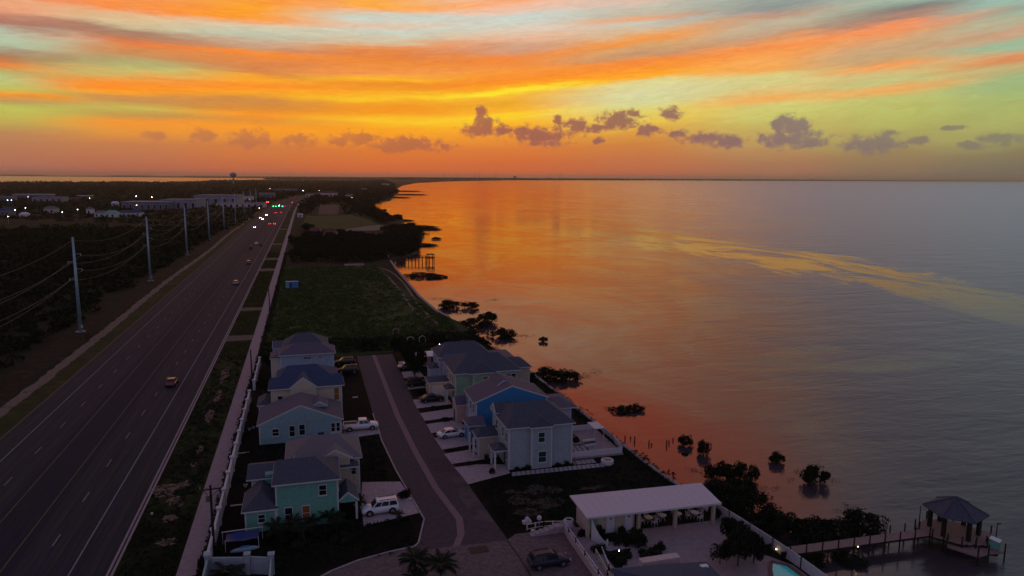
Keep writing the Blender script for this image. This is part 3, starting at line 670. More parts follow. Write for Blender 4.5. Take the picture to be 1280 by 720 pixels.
def s_far():
    y = math.exp(rng.uniform(math.log(640), math.log(5200))); a = rng.uniform(-.80, .10)
    x = y * math.tan(a + YAW * 0) ; 
    if -56 < x - bend(y) < -8 and y < 2100: return None
    if not inpoly(x, y, [G(-30,228.8),G(0,228.8),G(100,228.4),G(240,228.2),G(270,226.6),G(345,225.2),G(500,225),G(490,233),G(440,250),G(372,262),G(300,285),G(-30,272)]): return None
    return x, y, y / 700
stuff(mass('far_woodland', 9000, s_far, 9, 3.0, 7.0, .9, 1.7, 2.2, 'leaf_olive'), 'far flat woodland reaching to the lagoon and horizon', 'woodland')
def s_shore():
    px = 500 + 800 * rng.random(); 
    x, y = G(px, 225.0 + (px - 640) * .0022 - .4 * rng.random()); return x, y + 60, 11
stuff(mass('far_shore_woodland', 700, s_shore, 14, 6, 14, .8, 1.6, 3, 'leaf_olive'), 'low dark far shore closing the bay along the horizon', 'woodland')
def s_in(pp, kf):
    P = [G(*q) for q in pp]; xs = [q[0] for q in P]; ys = [q[1] for q in P]
    def f():
        x = rng.uniform(min(xs), max(xs)); y = math.exp(rng.uniform(math.log(min(ys)), math.log(max(ys))))
        if not inpoly(x, y, P) or -53 < x - bend(y) < -12: return None
        return x, y, y * kf
    return f
stuff(mass('village_wood', 9000, s_in([(372,236),(380,229.5),(480,226),(490,231),(494,240),(488,247),(466,254),(466,262),(480,267),(500,275),(430,268),(425,254),(398,254),(385,268),(374,266)], 1/900), 10, 3, 6, 1.6, 3.2, 1.8, 'leaf_brush'), 'dense dark woodland between the far houses on the bay side', 'woodland')
stuff(mass('grove_undergrowth', 2000, s_in([(364,302),(376,296),(440,297),(480,292),(530,286),(518,317),(490,323),(460,327),(364,330)], 1/450), 12, 1.2, 2.6, .8, 2.0, .8, 'leaf_brush'), 'dark undergrowth below the trees of the grove', 'undergrowth')
def s_hor():
    x, y = G(rng.uniform(-60, 520), rng.uniform(219.4, 223.3)); 
    if G(640, 100)[1] and (x, y): return x, y, 9
    return None
stuff(mass('horizon_woodland', 900, lambda: (lambda q: (q[0], q[1], 8))(G(rng.uniform(340, 620), rng.uniform(222.3, 224.3))), 12, 6, 14, .8, 1.5, 3, 'leaf_olive'), 'dim flat woodland along the horizon over the highway', 'woodland')
def s_field():
    x = rng.uniform(-11, 40); y = rng.uniform(176, 350)
    if not inpoly(x, y, [(-11.4,174),(9,172.5),(30,178),(42,186),(39.5,217),(37,232),(32.5,282),(31.5,330),(31,352),(-11.4,352)]) or (19 < x < 34 and 205 < y < 300 and rng.random() < .6): return None
    return x, y, 1
stuff(mass('field_grass', 5200, s_field, 12, .5, 1.4, .15, .55, .38, 'leaf_grass'), 'rough green grass and weeds on the empty field', 'grass')
def s_row():
    return rng.uniform(-11, 44), rng.uniform(176, 192), 1
stuff(mass('weeds', 900, s_row, 14, .5, 1.3, .2, .8, .4, 'leaf_dark'), 'dark weeds where the field meets the end of the street', 'weeds')
def s_verge():
    y = math.exp(rng.uniform(math.log(66), math.log(420))); return rng.uniform(-21.2, -15.3), y, max(1, y / 200)
def s_vfar():
    q = s_verge(); return q if q[1] > 175 + 10 * rng.random() and not any(a - 1 < q[1] < b + 1 for a, b in ((196,203),(240,246),(340,350),(385,395))) else None
def s_vnear():
    q = s_verge(); return q if q[1] < 180 and rng.random() < .7 else None
stuff(mass('verge_grass', 5200, s_vfar, 7, .2, .6, .05, .2, .22, 'leaf_verge'), 'olive grass of the far verge between highway and footpath', 'grass')
stuff(mass('verge_weeds', 3600, s_vnear, 8, .2, .6, .05, .25, .2, 'leaf_dark'), 'dark patchy weeds of the near verge beside the highway', 'weeds')
def s_hedge():
    y = rng.uniform(60, 420); return rng.uniform(-12.7, -12.2) if y < 160 else rng.uniform(-12.5, -11.0), y, 1
stuff(mass('footpath_weeds', 1500, s_hedge, 9, .2, .5, .1, .7, .22, 'leaf_dark'), 'weeds growing between the footpath and the white wall', 'weeds')
def s_wall_scrub():
    y = rng.uniform(84, 178); x = np.interp(y, [84, 104, 112, 130, 150, 178], [49.0, 47.8, 47.5, 47.0, 46.2, 43.4]) + rng.normal(0, .7) - .6
    return x, y, 1
stuff(mass('shore_scrub', 420, s_wall_scrub, 12, .2, .8, .1, .7, .2, 'leaf_dark'), 'ragged low scrub along the seawall of the bay houses', 'scrub')
def s_lotl():
    return (rng.uniform(-11, 4), rng.uniform(103, 116.5), 1) if rng.random() < .3 else ((rng.uniform(-8, 11), rng.uniform(77.5, 86), 1) if rng.random() < .5 else (rng.uniform(4.6, 10), rng.uniform(98.5, 116), 1))
stuff(mass('lawn_weeds', 700, s_lotl, 10, .2, .6, .05, .3, .2, 'leaf_dark'), 'dark unkept grass around the left row of houses', 'grass')
def s_lotr(): return rng.uniform(22, 49), rng.uniform(80.5, 94), 1
stuff(mass('lot_weeds', 900, s_lotr, 8, .2, .6, .03, .22, .18, 'leaf_dark'), 'dark patchy grass on the vacant lot beside the pavilion', 'grass')


# ------------------------------------------------------------------ houses
class House:
    def __init__(s, name, label, x, y, wall, roof, group=None):
        s.t = thing(name, label, 'house', (x, y, 0), 0, group); s.o = (x, y, 0); s.w = wall; s.r = roof
    def mb(s): return MB(s.o)
    def vol(s, x0, x1, y0, y1, z0, z1, mt=None, trim=True, name='wall'):
        w = s.mb().box(x0, x1, y0, y1, z0, z1).build(name, mt or s.w, s.t)
        if trim:
            e = .025; k = .16
            for (cx, sx) in ((x0, 1), (x1, -1)):
                for (cy, sy) in ((y0, 1), (y1, -1)):
                    s.mb().box(min(cx - sx*e, cx + sx*k), max(cx - sx*e, cx + sx*k), min(cy - sy*e, cy + sy*k), max(cy - sy*e, cy + sy*k), z0 + .01, z1 - .01).build('corner_trim', 'trim', w)
        return w
    def roof(s, x0, x1, y0, y1, z, rise, axis='x', ins=(0, 0), over=.35, mt=None, gable=None):
        """ins: how far the ridge stops short of each end (0 = gable)"""
        X0, X1, Y0, Y1 = x0 - over, x1 + over, y0 - over, y1 + over
        if axis == 'x':
            if ins[0] == 0: X0 = x0 - .05
            if ins[1] == 0: X1 = x1 + .05
            ym = (Y0 + Y1) / 2; r0 = (X0 + ins[0], ym, z + rise); r1 = (X1 - ins[1], ym, z + rise)
        else:
            if ins[0] == 0: Y0 = y0 - .05
            if ins[1] == 0: Y1 = y1 + .05
            xm = (X0 + X1) / 2; r0 = (xm, Y0 + ins[0], z + rise); r1 = (xm, Y1 - ins[1], z + rise)
        zb = z - .16; v = [(X0,Y0,zb),(X1,Y0,zb),(X1,Y1,zb),(X0,Y1,zb),(X0,Y0,z),(X1,Y0,z),(X1,Y1,z),(X0,Y1,z), r0, r1]
        f = [(3,2,1,0),(0,1,5,4),(1,2,6,5),(2,3,7,6),(3,0,4,7)]
        f += [(4,5,9,8),(6,7,8,9),(7,4,8),(5,6,9)] if axis == 'x' else [(5,6,9,8),(7,4,8,9),(4,5,8),(6,7,9)]
        R = s.mb().add(v, f).build('roof', mt or s.r, s.t)
        fb = s.mb(); e = .02
        for (a, b) in (((X0,Y0),(X1,Y0)),((X1,Y0),(X1,Y1)),((X1,Y1),(X0,Y1)),((X0,Y1),(X0,Y0))):
            g_end = (axis == 'x' and a[0] == b[0] and ins[0 if a[0] == X0 else 1] == 0) or (axis == 'y' and a[1] == b[1] and ins[0 if a[1] == Y0 else 1] == 0)
            if not g_end: fb.beam((a[0], a[1], z - .1), (b[0], b[1], z - .1), .06, .17)
        fb.build('fascia', 'trim', R)
        for k in (0, 1):
            if ins[k]: continue
            g = s.mb(); rk = s.mb()
            if axis == 'x':
                xx = (X0, X1)[k]; sg = (-1, 1)[k]; xo = xx + sg * .02; xi = xx - sg * .12
                tri = [(Y0 + .3, z - .165), (Y1 - .3, z - .165), (Y1 - .3, z - .03), ((Y0 + Y1) / 2, z + rise - .06), (Y0 + .3, z - .03)]
                p = [(xo, a, b) for a, b in tri] + [(xi, a, b) for a, b in tri]
                for a, b in (((Y0, z), ((Y0+Y1)/2, z+rise)), ((Y1, z), ((Y0+Y1)/2, z+rise))): rk.beam((xo, a[0], a[1] - .06), (xo, b[0], b[1] - .06), .07, .18)
            else:
                yy = (Y0, Y1)[k]; sg = (-1, 1)[k]; yo = yy + sg * .02; yi = yy - sg * .12
                tri = [(X0 + .3, z - .165), (X1 - .3, z - .165), (X1 - .3, z - .03), ((X0 + X1) / 2, z + rise - .06), (X0 + .3, z - .03)]
                p = [(a, yo, b) for a, b in tri] + [(a, yi, b) for a, b in tri]
                for a, b in (((X0, z), ((X0+X1)/2, z+rise)), ((X1, z), ((X0+X1)/2, z+rise))): rk.beam((a[0], yo, a[1] - .06), (b[0], yo, b[1] - .06), .07, .18)
            g.add(p, [(0,1,2,3,4),(9,8,7,6,5)] + [(i, i + 5, (i + 1) % 5 + 5, (i + 1) % 5) for i in range(5)])
            G_ = g.build('gable', gable or s.w, s.t); rk.build('rake_board', 'trim', G_)
        return R
    def _panel(s, face, a, c, z0, z1, w, d0, d1):
        """a box on a face: a = position along it, c = plane coordinate, d0..d1 = how far it stands out"""
        m = s.mb(); sg = -1 if face in 'SW' else 1
        lo, hi = sorted((c + sg * d0, c + sg * d1))
        if face in 'SN': m.box(a - w/2, a + w/2, lo, hi, z0, z1)
        else: m.box(lo, hi, a - w/2, a + w/2, z0, z1)
        return m
    def window(s, face, a, c, z, w, h, glass='glass', sill=True):
        f = s._panel(face, a, c, z, z + h, w, .03, .07); k = .09
        sg = -1 if face in 'SW' else 1
        fr = s.mb()
        for (aa, zz, ww, hh) in ((a - w/2 - k/2, z - k, k, h + 2*k), (a + w/2 + k/2, z - k, k, h + 2*k), (a, z + h, w, k), (a, z - k, w, k), (a, z + h/2 - .025, w, .05)):
            lo, hi = sorted((c + sg * .02, c + sg * .10))
            if face in 'SN': fr.box(aa - ww/2, aa + ww/2, lo, hi, zz, zz + hh)
            else: fr.box(lo, hi, aa - ww/2, aa + ww/2, zz, zz + hh)
        W_ = fr.build('window', 'trim', s.t); f.build('pane', glass, W_)
        if sill: s._panel(face, a, c, z - k - .06, z - k - .005, w + .3, .02, .16).build('sill', 'trim', W_)
        return W_
    def door(s, face, a, c, w=.95, h=2.1, mt='door_dark', z=0.05):
        d = s._panel(face, a, c, z, z + h, w, .02, .06).build('door', mt, s.t)
        s._panel(face, a + w * .36, c, z + 1.0, z + 1.08, .08, .06, .12).build('handle', 'rim', d); return d
    def garage(s, face, a, c, w=2.6, h=2.2, mt='white_wall'):
        f = s.mb(); sg = -1 if face in 'SW' else 1; lo, hi = sorted((c + sg * .02, c + sg * .1))
        for aa, ww, z0, z1 in ((a - w/2 - .07, .14, 0, h), (a + w/2 + .07, .14, 0, h), (a, w + .28, h, h + .14)):
            if face in 'SN': f.box(aa - ww/2, aa + ww/2, lo, hi, z0, z1)
            else: f.box(lo, hi, aa - ww/2, aa + ww/2, z0, z1)
        F = f.build('garage_door', 'trim', s.t)
        for k in range(4): s._panel(face, a, c, .04 + k * h / 4, (k + 1) * h / 4 - .01, w, .02, .06).build('panel', mt, F)
    def porch(s, x0, x1, y0, y1, h, rise=.7, axis='y', posts=None, mt=None):
        s.roof(x0, x1, y0, y1, h, rise, axis, (.6, .6) if rise < .6 else (0, .01), .15, mt)
        for (px, py) in posts or ((x0 + .12, y0 + .12), (x0 + .12, y1 - .12)):
            s.mb().box(px - .13, px + .13, py - .13, py + .13, 0, h - .17).build('post', 'trim', s.t)
    def vent(s, x, y, z): s.mb().cyl((x, y, z), (x, y, z + .5), .07, n=6).build('roof_vent', 'trim', s.t)

# --- left row, nearest first
h = House('teal_house', 'teal two storey house with dark blue hip roof nearest the camera on the left', -1, 91, 'siding_teal', 'shingle')
h.vol(-4.85, 2.55, 87.0, 93.6, 0, 5.75); h.roof(-4.85, 2.55, 87.0, 93.6, 5.9, 1.75, 'x', (.6, 3.0))
h.vol(-8.45, -4.87, 87.03, 92.2, 0, 2.75); h.roof(-8.45, -4.9, 87.03, 92.2, 2.9, 1.5, 'y', (2.4, .01))
h.vol(-6.3, -4.87, 92.4, 96.0, 0, 5.0, trim=False); h.roof(-8.2, -4.4, 92.6, 97.5, 4.6, .9, 'x', (.01, .01))
h.vol(-8.0, -6.32, 93.0, 97.2, 0, 4.4, 'siding_pinkbeige')
h.window('S', -6.55, 87.03, 1.25, .75, .95); h.window('S', -3.4, 87.0, 1.0, .85, 1.7); h.window('S', -1.35, 87.0, .9, .85, 1.8, 'glass_warm')
h.window('S', .7, 87.0, 3.9, .85, 1.25)
h.window('E', 89.0, 2.55, 3.6, .8, 1.4); h.door('E', 90.6, 2.55)
h.porch(2.57, 4.9, 87.3, 91.5, 2.6, 1.15, 'y', ((4.75, 87.5), (4.75, 91.3)))
h.vent(-2.6, 91.6, 7.0)
h = House('beige_house', 'beige two storey house with pale grey gable roof behind the teal one', 2, 98, 'siding_beige', 'shingle_light')
h.vol(-3.6, 5.7, 94.8, 102.5, 0, 5.2); h.roof(-3.6, 5.7, 94.8, 102.5, 5.35, 2.1, 'x', (3.4, 3.0), mt='shingle_light')
h.vol(.6, 4.4, 93.9, 94.78, 0, 5.5, trim=False); h.roof(.6, 4.4, 93.9, 98.4, 5.6, 1.25, 'y', (0, .01), mt='shingle_light')
h.roof(2.7, 5.2, 93.8, 96.8, 4.5, .8, 'x', (.01, 1.2), mt='shingle')
h.window('E', 97.2, 5.7, .5, 1.0, 2.2, 'glass_lit'); h.window('E', 99.6, 5.7, 3.4, .9, 1.2); h.garage('E', 100.4, 5.7, 2.4)
h.window('S', 4.9, 94.8, 2.9, .6, 1.1)
h = House('gable_cottage', 'wide grey blue cottage with one broad front gable and two tall windows', -2, 121, 'siding_blueteal', 'shingle_purple')
h.vol(-8.55, 4.3, 117.1, 126.5, 0, 3.05); h.roof(-8.55, 4.3, 117.1, 126.5, 3.2, 2.9, 'y', (0, 2.2))
h.roof(-.2, 2.0, 119.4, 123.0, 5.0, .8, 'y', (0, .01), .2)
h.window('S', -6.05, 117.1, 1.35, .95, 1.1); h.window('S', -3.5, 117.1, 1.0, .8, 1.75); h.window('S', -1.95, 117.1, 1.1, .85, 1.75)
h.vol(2.35, 3.9, 116.75, 117.08, 0, 1.0, 'trim', False, 'bay'); h.window('S', 2.95, 117.1, 1.25, .55, 1.4); h.window('S', 3.75, 117.1, 1.25, .5, 1.4); h.door('S', 1.0, 117.1, 1.0, 1.2)
h.window('E', 119.4, 4.3, 1.0, 1.0, 1.4); h.garage('E', 123.2, 4.3, 2.6)
h = House('cream_house', 'cream two storey house with big dark blue roof and small front gable', -1, 132, 'siding_cream', 'shingle_blue')
h.vol(-7.1, 4.95, 128.0, 135.2, 0, 5.85); h.roof(-7.1, 4.95, 128.0, 133.0, 6.0, 1.35, 'x', (.3, .3), .45)
h.roof(-6.2, 4.2, 130.2, 138.6, 6.3, 2.1, 'x', (2.2, 3.8), .3); h.vol(-5.8, 3.8, 135.2, 138.4, 0, 6.1)
h.vol(-3.9, .6, 127.3, 127.98, 0, 5.8, trim=False); h.roof(-3.9, .6, 127.3, 131.5, 5.9, 2.0, 'y', (0, .01), .3)
h.vol(-9.2, -7.12, 128.2, 133.2, 0, 3.1, 'siding_green'); h.roof(-9.2, -7.1, 128.2, 133.2, 3.2, .9, 'y', (1.0, 1.0), .25, mt='shingle')
h.window('S', 4.0, 128.0, 3.2, .8, 2.2, mt if False else 'glass_warm'); h.window('S', 4.35, 128.0, .9, .5, 1.2); h.window('S', -5.6, 128.0, 3.4, .8, 1.2); h.window('S', -1.6, 127.3, 3.0, .7, .7)
h.window('E', 130.6, 4.95, 3.4, .9, 1.3); h.garage('E', 132.0, 4.95, 2.5); h.vent(-1.2, 131, 7.0)
h = House('pale_blue_house', 'pale blue two storey house with purple hip roof farthest in the left row', -1, 150, 'siding_paleblue', 'shingle_purple')
h.vol(-6.35, 4.45, 152.6, 160.5, 0, 5.85); h.roof(-6.35, 4.45, 152.6, 159.0, 6.0, 1.7, 'x', (3.2, 3.2), .4)
h.roof(-5.6, 3.2, 156.0, 166.5, 6.1, 2.6, 'x', (3.0, 3.6), .4, mt='shingle'); h.vol(-5.4, 3.0, 160.55, 166.2, 0, 6.0)
h.vol(-8.2, -6.38, 153.2, 158.5, 0, 5.2, 'siding_cream'); h.roof(-8.2, -6.4, 153.2, 158.5, 5.3, .5, 'y', (.8, .8), .2)
h.window('S', -.9, 152.6, 4.9, 1.6, .45, sill=False); h.window('S', 1.6, 152.6, 4.9, .7, .4, 'glass_warm', False); h.window('S', -3.9, 152.6, 1.2, .9, 1.2)
h.garage('E', 156.0, 4.45, 2.6)
h = House('small_outbuilding', 'small pale box roofed hut behind the farthest left house', -8, 172, 'siding_paleblue', 'shingle_purple')
h.vol(-8.6, -4.6, 170.5, 174.5, 0, 3.4); h.roof(-8.6, -4.6, 170.5, 174.5, 3.5, 1.2, 'x', (0, 0), .25); h.window('S', -6.6, 170.5, 1.2, .9, 1.0); h.door('S', -5.3, 170.5)

# --- right row, nearest first
h = House('grey_house', 'tall grey house with a front bay of two windows, nearest on the bay side', 32, 102, 'siding_grey', 'shingle')
h.vol(27.35, 37.3, 97.2, 106.6, 0, 6.35); h.roof(27.35, 37.3, 97.2, 106.6, 6.5, 2.3, 'x', (2.6, 3.2), .35)
h.vol(30.65, 33.85, 96.6, 97.18, 0, 6.35); h.roof(30.65, 33.85, 96.6, 99.6, 6.48, 1.35, 'y', (1.1, .01), .25)
h.window('S', 32.2, 96.6, 4.1, .95, 1.45, 'glass_green'); h.window('S', 32.35, 96.6, 1.0, 1.15, 1.6, 'glass_green')
for y, z, w in ((98.4, 4.0, .8), (100.3, 4.2, .7), (104.0, 4.1, 1.0), (98.3, 1.2, .6)): h.window('W', y, 27.35, z, w, 1.3)
h.roof(26.9, 29.6, 103.2, 105.9, 6.9, 1.2, 'x', (0, .01), .2)
h.porch(25.3, 27.3, 97.9, 100.4, 2.9, .55, 'y', ((25.5, 98.1), (25.5, 100.2))); h.door('W', 99.3, 27.35)
h.vol(24.2, 27.33, 103.4, 106.4, 0, 3.1, 'siding_beige'); h.roof(24.2, 27.3, 103.4, 106.4, 3.2, 1.1, 'x', (1.0, .01), .3); h.window('W', 104.8, 24.2, .8, 1.2, 1.5)
for p in ((23.5, 103.6), (23.5, 106.2)): h.mb().box(p[0]-.12, p[0]+.12, p[1]-.12, p[1]+.12, 0, 3.0).build('post', 'trim', h.t)
h.window('E', 99.4, 37.3, .6, 2.0, 2.0)
h = House('blue_house', 'bright blue house with a broad gable, between the grey and green ones', 32, 116, 'siding_blue', 'shingle_purple')
h.vol(26.0, 38.4, 112.6, 120.6, 0, 5.45, 'siding_blue'); h.vol(25.93, 26.0, 112.9, 120.3, 0, 5.4, 'siding_lilac', False)
h.roof(26.0, 38.4, 112.6, 120.6, 5.6, 2.5, 'y', (0, 0), .35)
h.roof(30.4, 32.8, 115.5, 121.0, 7.3, 1.0, 'y', (0, .01), .2)
for y in (114.0, 116.2, 118.9): h.window('W', y, 25.93, 3.5, .9, 1.4)
h.vol(24.0, 25.9, 109.6, 112.5, 0, 3.0, 'siding_blue'); h.roof(24.0, 26.4, 109.0, 112.5, 3.1, .9, 'x', (.8, .01), .3)
h.door('W', 113.4, 25.93, 1.2, 2.4, 'door_dark'); h.garage('W', 116.6, 25.93, 2.4)
h.vol(23.9, 25.9, 119.3, 122.0, 0, 3.2, 'siding_pink'); h.roof(23.9, 26.4, 119.3, 122.0, 3.3, 1.2, 'x', (0, .01), .25, mt='shingle_purple', gable='siding_pink'); h.door('W', 120.3, 23.9)
h.vol(38.42, 43.6, 114.5, 121.5, 0, 2.8, 'siding_lilac'); h.roof(38.6, 44.4, 114.0, 122.0, 3.0, .8, 'x', (.01, 2.0), .2)
h = House('green_house', 'pale green house with large dark hip roof beyond the bright blue one', 31, 134, 'siding_green', 'shingle')
h.vol(25.9, 38.0, 129.8, 139.2, 0, 5.85); h.roof(25.9, 38.6, 129.8, 139.2, 6.0, 2.5, 'x', (3.8, 3.6), .4)
h.vol(29.3, 34.5, 129.2, 129.78, 0, 5.8, 'siding_green'); h.roof(28.6, 33.4, 129.1, 133.6, 5.98, 1.7, 'y', (1.6, .01), .25)
h.vol(25.83, 25.9, 130.1, 139.0, 0, 5.8, 'siding_beige', False)
h.window('S', 31.7, 129.2, 3.9, .9, 1.3, 'glass_warm'); h.window('S', 36.2, 129.8, 4.2, 1.0, 1.0); h.window('S', 37.4, 129.8, 4.2, .9, 1.0)
for y in (131.2, 133.4, 137.0): h.window('W', y, 25.83, 3.5, .8, 1.5)
h.porch(24.2, 25.85, 129.9, 132.6, 3.0, .5, 'y', ((24.4, 130.1), (24.4, 132.4))); h.door('W', 131.3, 25.83)
h.vol(21.9, 25.8, 135.4, 139.6, 0, 2.9, 'siding_beige'); h.roof(21.9, 25.8, 135.4, 139.6, 3.0, .5, 'x', (.8, .01), .25); h.garage('S', 23.8, 135.4, 2.6, 2.2)
h.vol(38.0, 41.5, 132.5, 138.5, 0, 5.6, 'siding_beige'); h.roof(38.0, 41.5, 132.2, 138.8, 5.75, 1.3, 'x', (.01, 1.8), .3)
h.vent(35.4, 134, 7.6)
lamp = h.mb().box(25.55, 25.75, 132.75, 132.95, 2.4, 2.75).build('porch_lamp', 'porch', h.t)
h = House('lilac_house', 'lilac walled house with low dark roof, farthest on the bay side', 31, 147, 'siding_lilac', 'shingle')
h.vol(25.4, 35.5, 143.4, 151.5, 0, 5.7); h.roof(25.4, 36.0, 143.4, 151.5, 5.85, 2.2, 'x', (2.6, 2.8), .4)
h.vol(25.9, 31.8, 141.6, 143.38, 0, 5.2, trim=False); h.roof(25.4, 31.2, 141.6, 145.5, 5.4, 1.0, 'x', (1.8, .01), .35, mt='shingle_purple')
h.vol(23.4, 25.38, 143.6, 147.0, 0, 3.4); h.roof(23.4, 25.6, 143.6, 147.0, 3.5, .6, 'y', (.8, .8), .25)
for y in (145.0, 148.5): h.window('W', y, 25.4, 3.8, .8, 1.5)
h.vol(36.5, 43.5, 146.5, 158.0, 0, 2.6, 'siding_lilac', False); h.roof(36.5, 43.6, 146.5, 158.5, 2.8, .6, 'y', (2.0, 2.0), .2, mt='shingle_purple')
for y in (147, 152, 157): h.mb().box(43.7, 43.9, y - .1, y + .1, 0, 2.6).build('post', 'trim', h.t)
h = House('pink_shed', 'low pinkish shed with flat pale roof beyond the lilac house', 25, 160, 'siding_pink', 'metal_roof')
h.vol(22.9, 28.2, 158.6, 163.0, 0, 2.3, 'siding_pink'); h.roof(22.9, 28.2, 158.6, 163.0, 2.4, .25, 'x', (.01, .01), .3, mt='white_paint', gable='siding_pink')
h.window('S', 24.4, 158.6, 1.0, .8, .9); h.door('S', 26.6, 158.6)

# ------------------------------------------------------------------ vehicles
def loft(mb, st, ring):
    n = len(ring(st[0])); base = len(mb.v)
    vs = [p for s_ in st for p in ring(s_)]
    fs = [(k*n+i, k*n+(i+1)%n, (k+1)*n+(i+1)%n, (k+1)*n+i) for k in range(len(st)-1) for i in range(n)]
    fs += [tuple(range(n))[::-1], tuple(range((len(st)-1)*n, len(st)*n))]
    return mb.add(vs, fs)
CARK = { # length, width, height, belt, hood z, cabin bottom x0,x1, roof x0,x1
 'suv': (4.8, 1.9, 1.80, 1.08, 1.05, -2.30, 1.15, -2.10, .45), 'sedan': (4.8, 1.85, 1.45, .92, .88, -1.95, 1.25, -1.05, .40),
 'crossover': (4.7, 1.9, 1.66, 1.02, .98, -2.25, 1.15, -1.85, .45), 'pickup': (5.9, 2.0, 1.9, 1.15, 1.15, -.55, 1.65, -.35, .95)}
CARCACHE = {}
def car(kind, paint, x, y, rz, label, group=None, z=.04, lit=None, cat='car', name='parked_car'):
    key = (kind, paint, lit)
    if key in CARCACHE:
        t = dup(CARCACHE[key], None, (x, y, z), rz); t['label'] = label
        if group: t['group'] = group
        t.name = name; return t
    L, W_, H, bz, hz, c0, c1, r0, r1 = CARK[kind]; w = W_ / 2
    t = thing(name, label, cat, (x, y, z), rz, group); CARCACHE[key] = t
    tz = bz if kind != 'sedan' else bz - .04
    if kind == 'pickup': prof = [(-L/2, .55, .95, .93), (-L/2+.08, .45, 1.12, .97), (-1.9, .38, 1.15, 1), (-.6, .36, 1.15, 1), (1.5, .36, 1.15, 1), (2.3, .38, 1.10, .98), (L/2-.15, .42, 1.0, .94), (L/2, .5, .82, .86)]
    else: prof = [(-L/2, .5, tz-.22, .88), (-L/2+.12, .38, tz-.04, .95), (-L/2+.5, .32, tz, .99), (c0+.5, .30, bz, 1), (0, .28, bz, 1), (c1, .28, bz-.02, 1), (c1+.5, .30, hz-.04, .98), (L/2-.25, .34, hz-.16, .93), (L/2-.05, .42, hz-.32, .86), (L/2, .5, hz-.42, .80)]
    def ring(s_):
        xx, zb, zt, k = s_; ww = w * k; zm = (zb + zt) / 2
        return [(xx, -ww*.92, zb), (xx, -ww, zm), (xx, -ww*.97, zt-.08), (xx, -ww*.86, zt), (xx, 0, zt+.035), (xx, ww*.86, zt), (xx, ww*.97, zt-.08), (xx, ww, zm), (xx, ww*.92, zb)]
    b = loft(MB(), prof, ring).build('body', paint, t, True)
    bw, tw = w * .90, w * .72
    def cq(xb, yb, zb): return (xb, yb, zb)
    cb = [(c0, -bw, bz-.03), (c1, -bw, bz-.03), (c1, bw, bz-.03), (c0, bw, bz-.03)]; ct = [(r0, -tw, H-.05), (r1, -tw, H-.05), (r1, tw, H-.05), (r0, tw, H-.05)]
    cr = [(r0+.25, -tw*.8, H), (r1-.25, -tw*.8, H), (r1-.25, tw*.8, H), (r0+.25, tw*.8, H)]
    MB().add(cb + ct + cr, [(3,2,1,0),(0,1,5,4),(1,2,6,5),(2,3,7,6),(3,0,4,7),(4,5,9,8),(5,6,10,9),(6,7,11,10),(7,4,8,11),(8,9,10,11)]).build('cabin', paint, t)
    def lerp(a, b_, f): return tuple(p + (q - p) * f for p, q in zip(a, b_))
    def glass(a, b_, c_, d, nrm, nm):   # quad a,b bottom; c,d top, set in by margins and stood proud
        o = Vector(nrm) * .014
        MB().add([tuple(Vector(q) + o) for q in (a, b_, c_, d)], [(0, 1, 2, 3)]).build(nm, 'glass', t)
    for sg in (-1, 1):
        A, B = (c0, sg*bw, bz-.03), (c1, sg*bw, bz-.03); D, C_ = (r0, sg*tw, H-.05), (r1, sg*tw, H-.05)
        segs = ((.06, .36), (.40, .68), (.71, .95)) if kind in ('suv', 'crossover') else ((.12, .50), (.54, .93))
        for f0, f1 in segs:
            bt = lambda f: lerp(lerp(A, B, f), lerp(D, C_, f), .14); tp = lambda f: lerp(lerp(A, B, f), lerp(D, C_, f), .86)
            q = (bt(f0), bt(f1), tp(f1), tp(f0))
            if sg == 1: q = q[::-1]
            glass(*q, (0, sg, .3), 'side_window')
    q = [lerp((c1, -bw, bz), (r1, -tw, H-.05), .1), lerp((c1, bw, bz), (r1, tw, H-.05), .1), lerp((c1, bw, bz), (r1, tw, H-.05), .92), lerp((c1, -bw, bz), (r1, -tw, H-.05), .92)]
    q = [(a, b_*.92, c_) for a, b_, c_ in q]; glass(*q, (.8, 0, .6), 'windscreen')
    q = [lerp((c0, bw, bz), (r0, tw, H-.05), .2), lerp((c0, -bw, bz), (r0, -tw, H-.05), .2), lerp((c0, -bw, bz), (r0, -tw, H-.05), .88), lerp((c0, bw, bz), (r0, tw, H-.05), .88)]
    q = [(a, b_*.88, c_) for a, b_, c_ in q]; glass(*q, (-.9, 0, .3), 'rear_window')
    if kind == 'pickup':
        MB().box(-L/2+.12, -.62, -w*.82, w*.82, 1.14, 1.19).build('cargo_bed', 'black', t)
        m_ = MB(); m_.box(-L/2+.05, -.6, -w*.97, -w*.82, 1.13, 1.28); m_.box(-L/2+.05, -.6, w*.82, w*.97, 1.13, 1.28); m_.box(-L/2+.03, -L/2+.13, -w*.9, w*.9, 1.1, 1.28); m_.build('bed_rail', paint, t)
    if kind in ('suv', 'crossover'):
        m_ = MB(); [m_.beam((r0+.2, s_*tw*.8, H+.05), (r1-.3, s_*tw*.8, H+.05), .05) for s_ in (-1, 1)]; m_.build('roof_rack', 'black', t)
    R = .39 if kind in ('suv', 'pickup') else .34; wx = L * .30
    for sx in (-1, 1):
        for sy in (-1, 1):
            wxx = sx * wx * (1.06 if kind == 'pickup' else 1)
            arch = MB().cyl((wxx, sy*(w-.30), R+.02), (wxx, sy*(w+.008), R+.02), R*1.22, n=16).build('wheel_arch', 'black', t)
            ty = MB().cyl((wxx, sy*(w-.25), R), (wxx, sy*(w+.02), R), R, n=16).build('wheel', 'rubber', t)
            MB().cyl((wxx, sy*(w+.02), R), (wxx, sy*(w+.035), R), R*.62, n=10).build('rim', 'rim', ty)
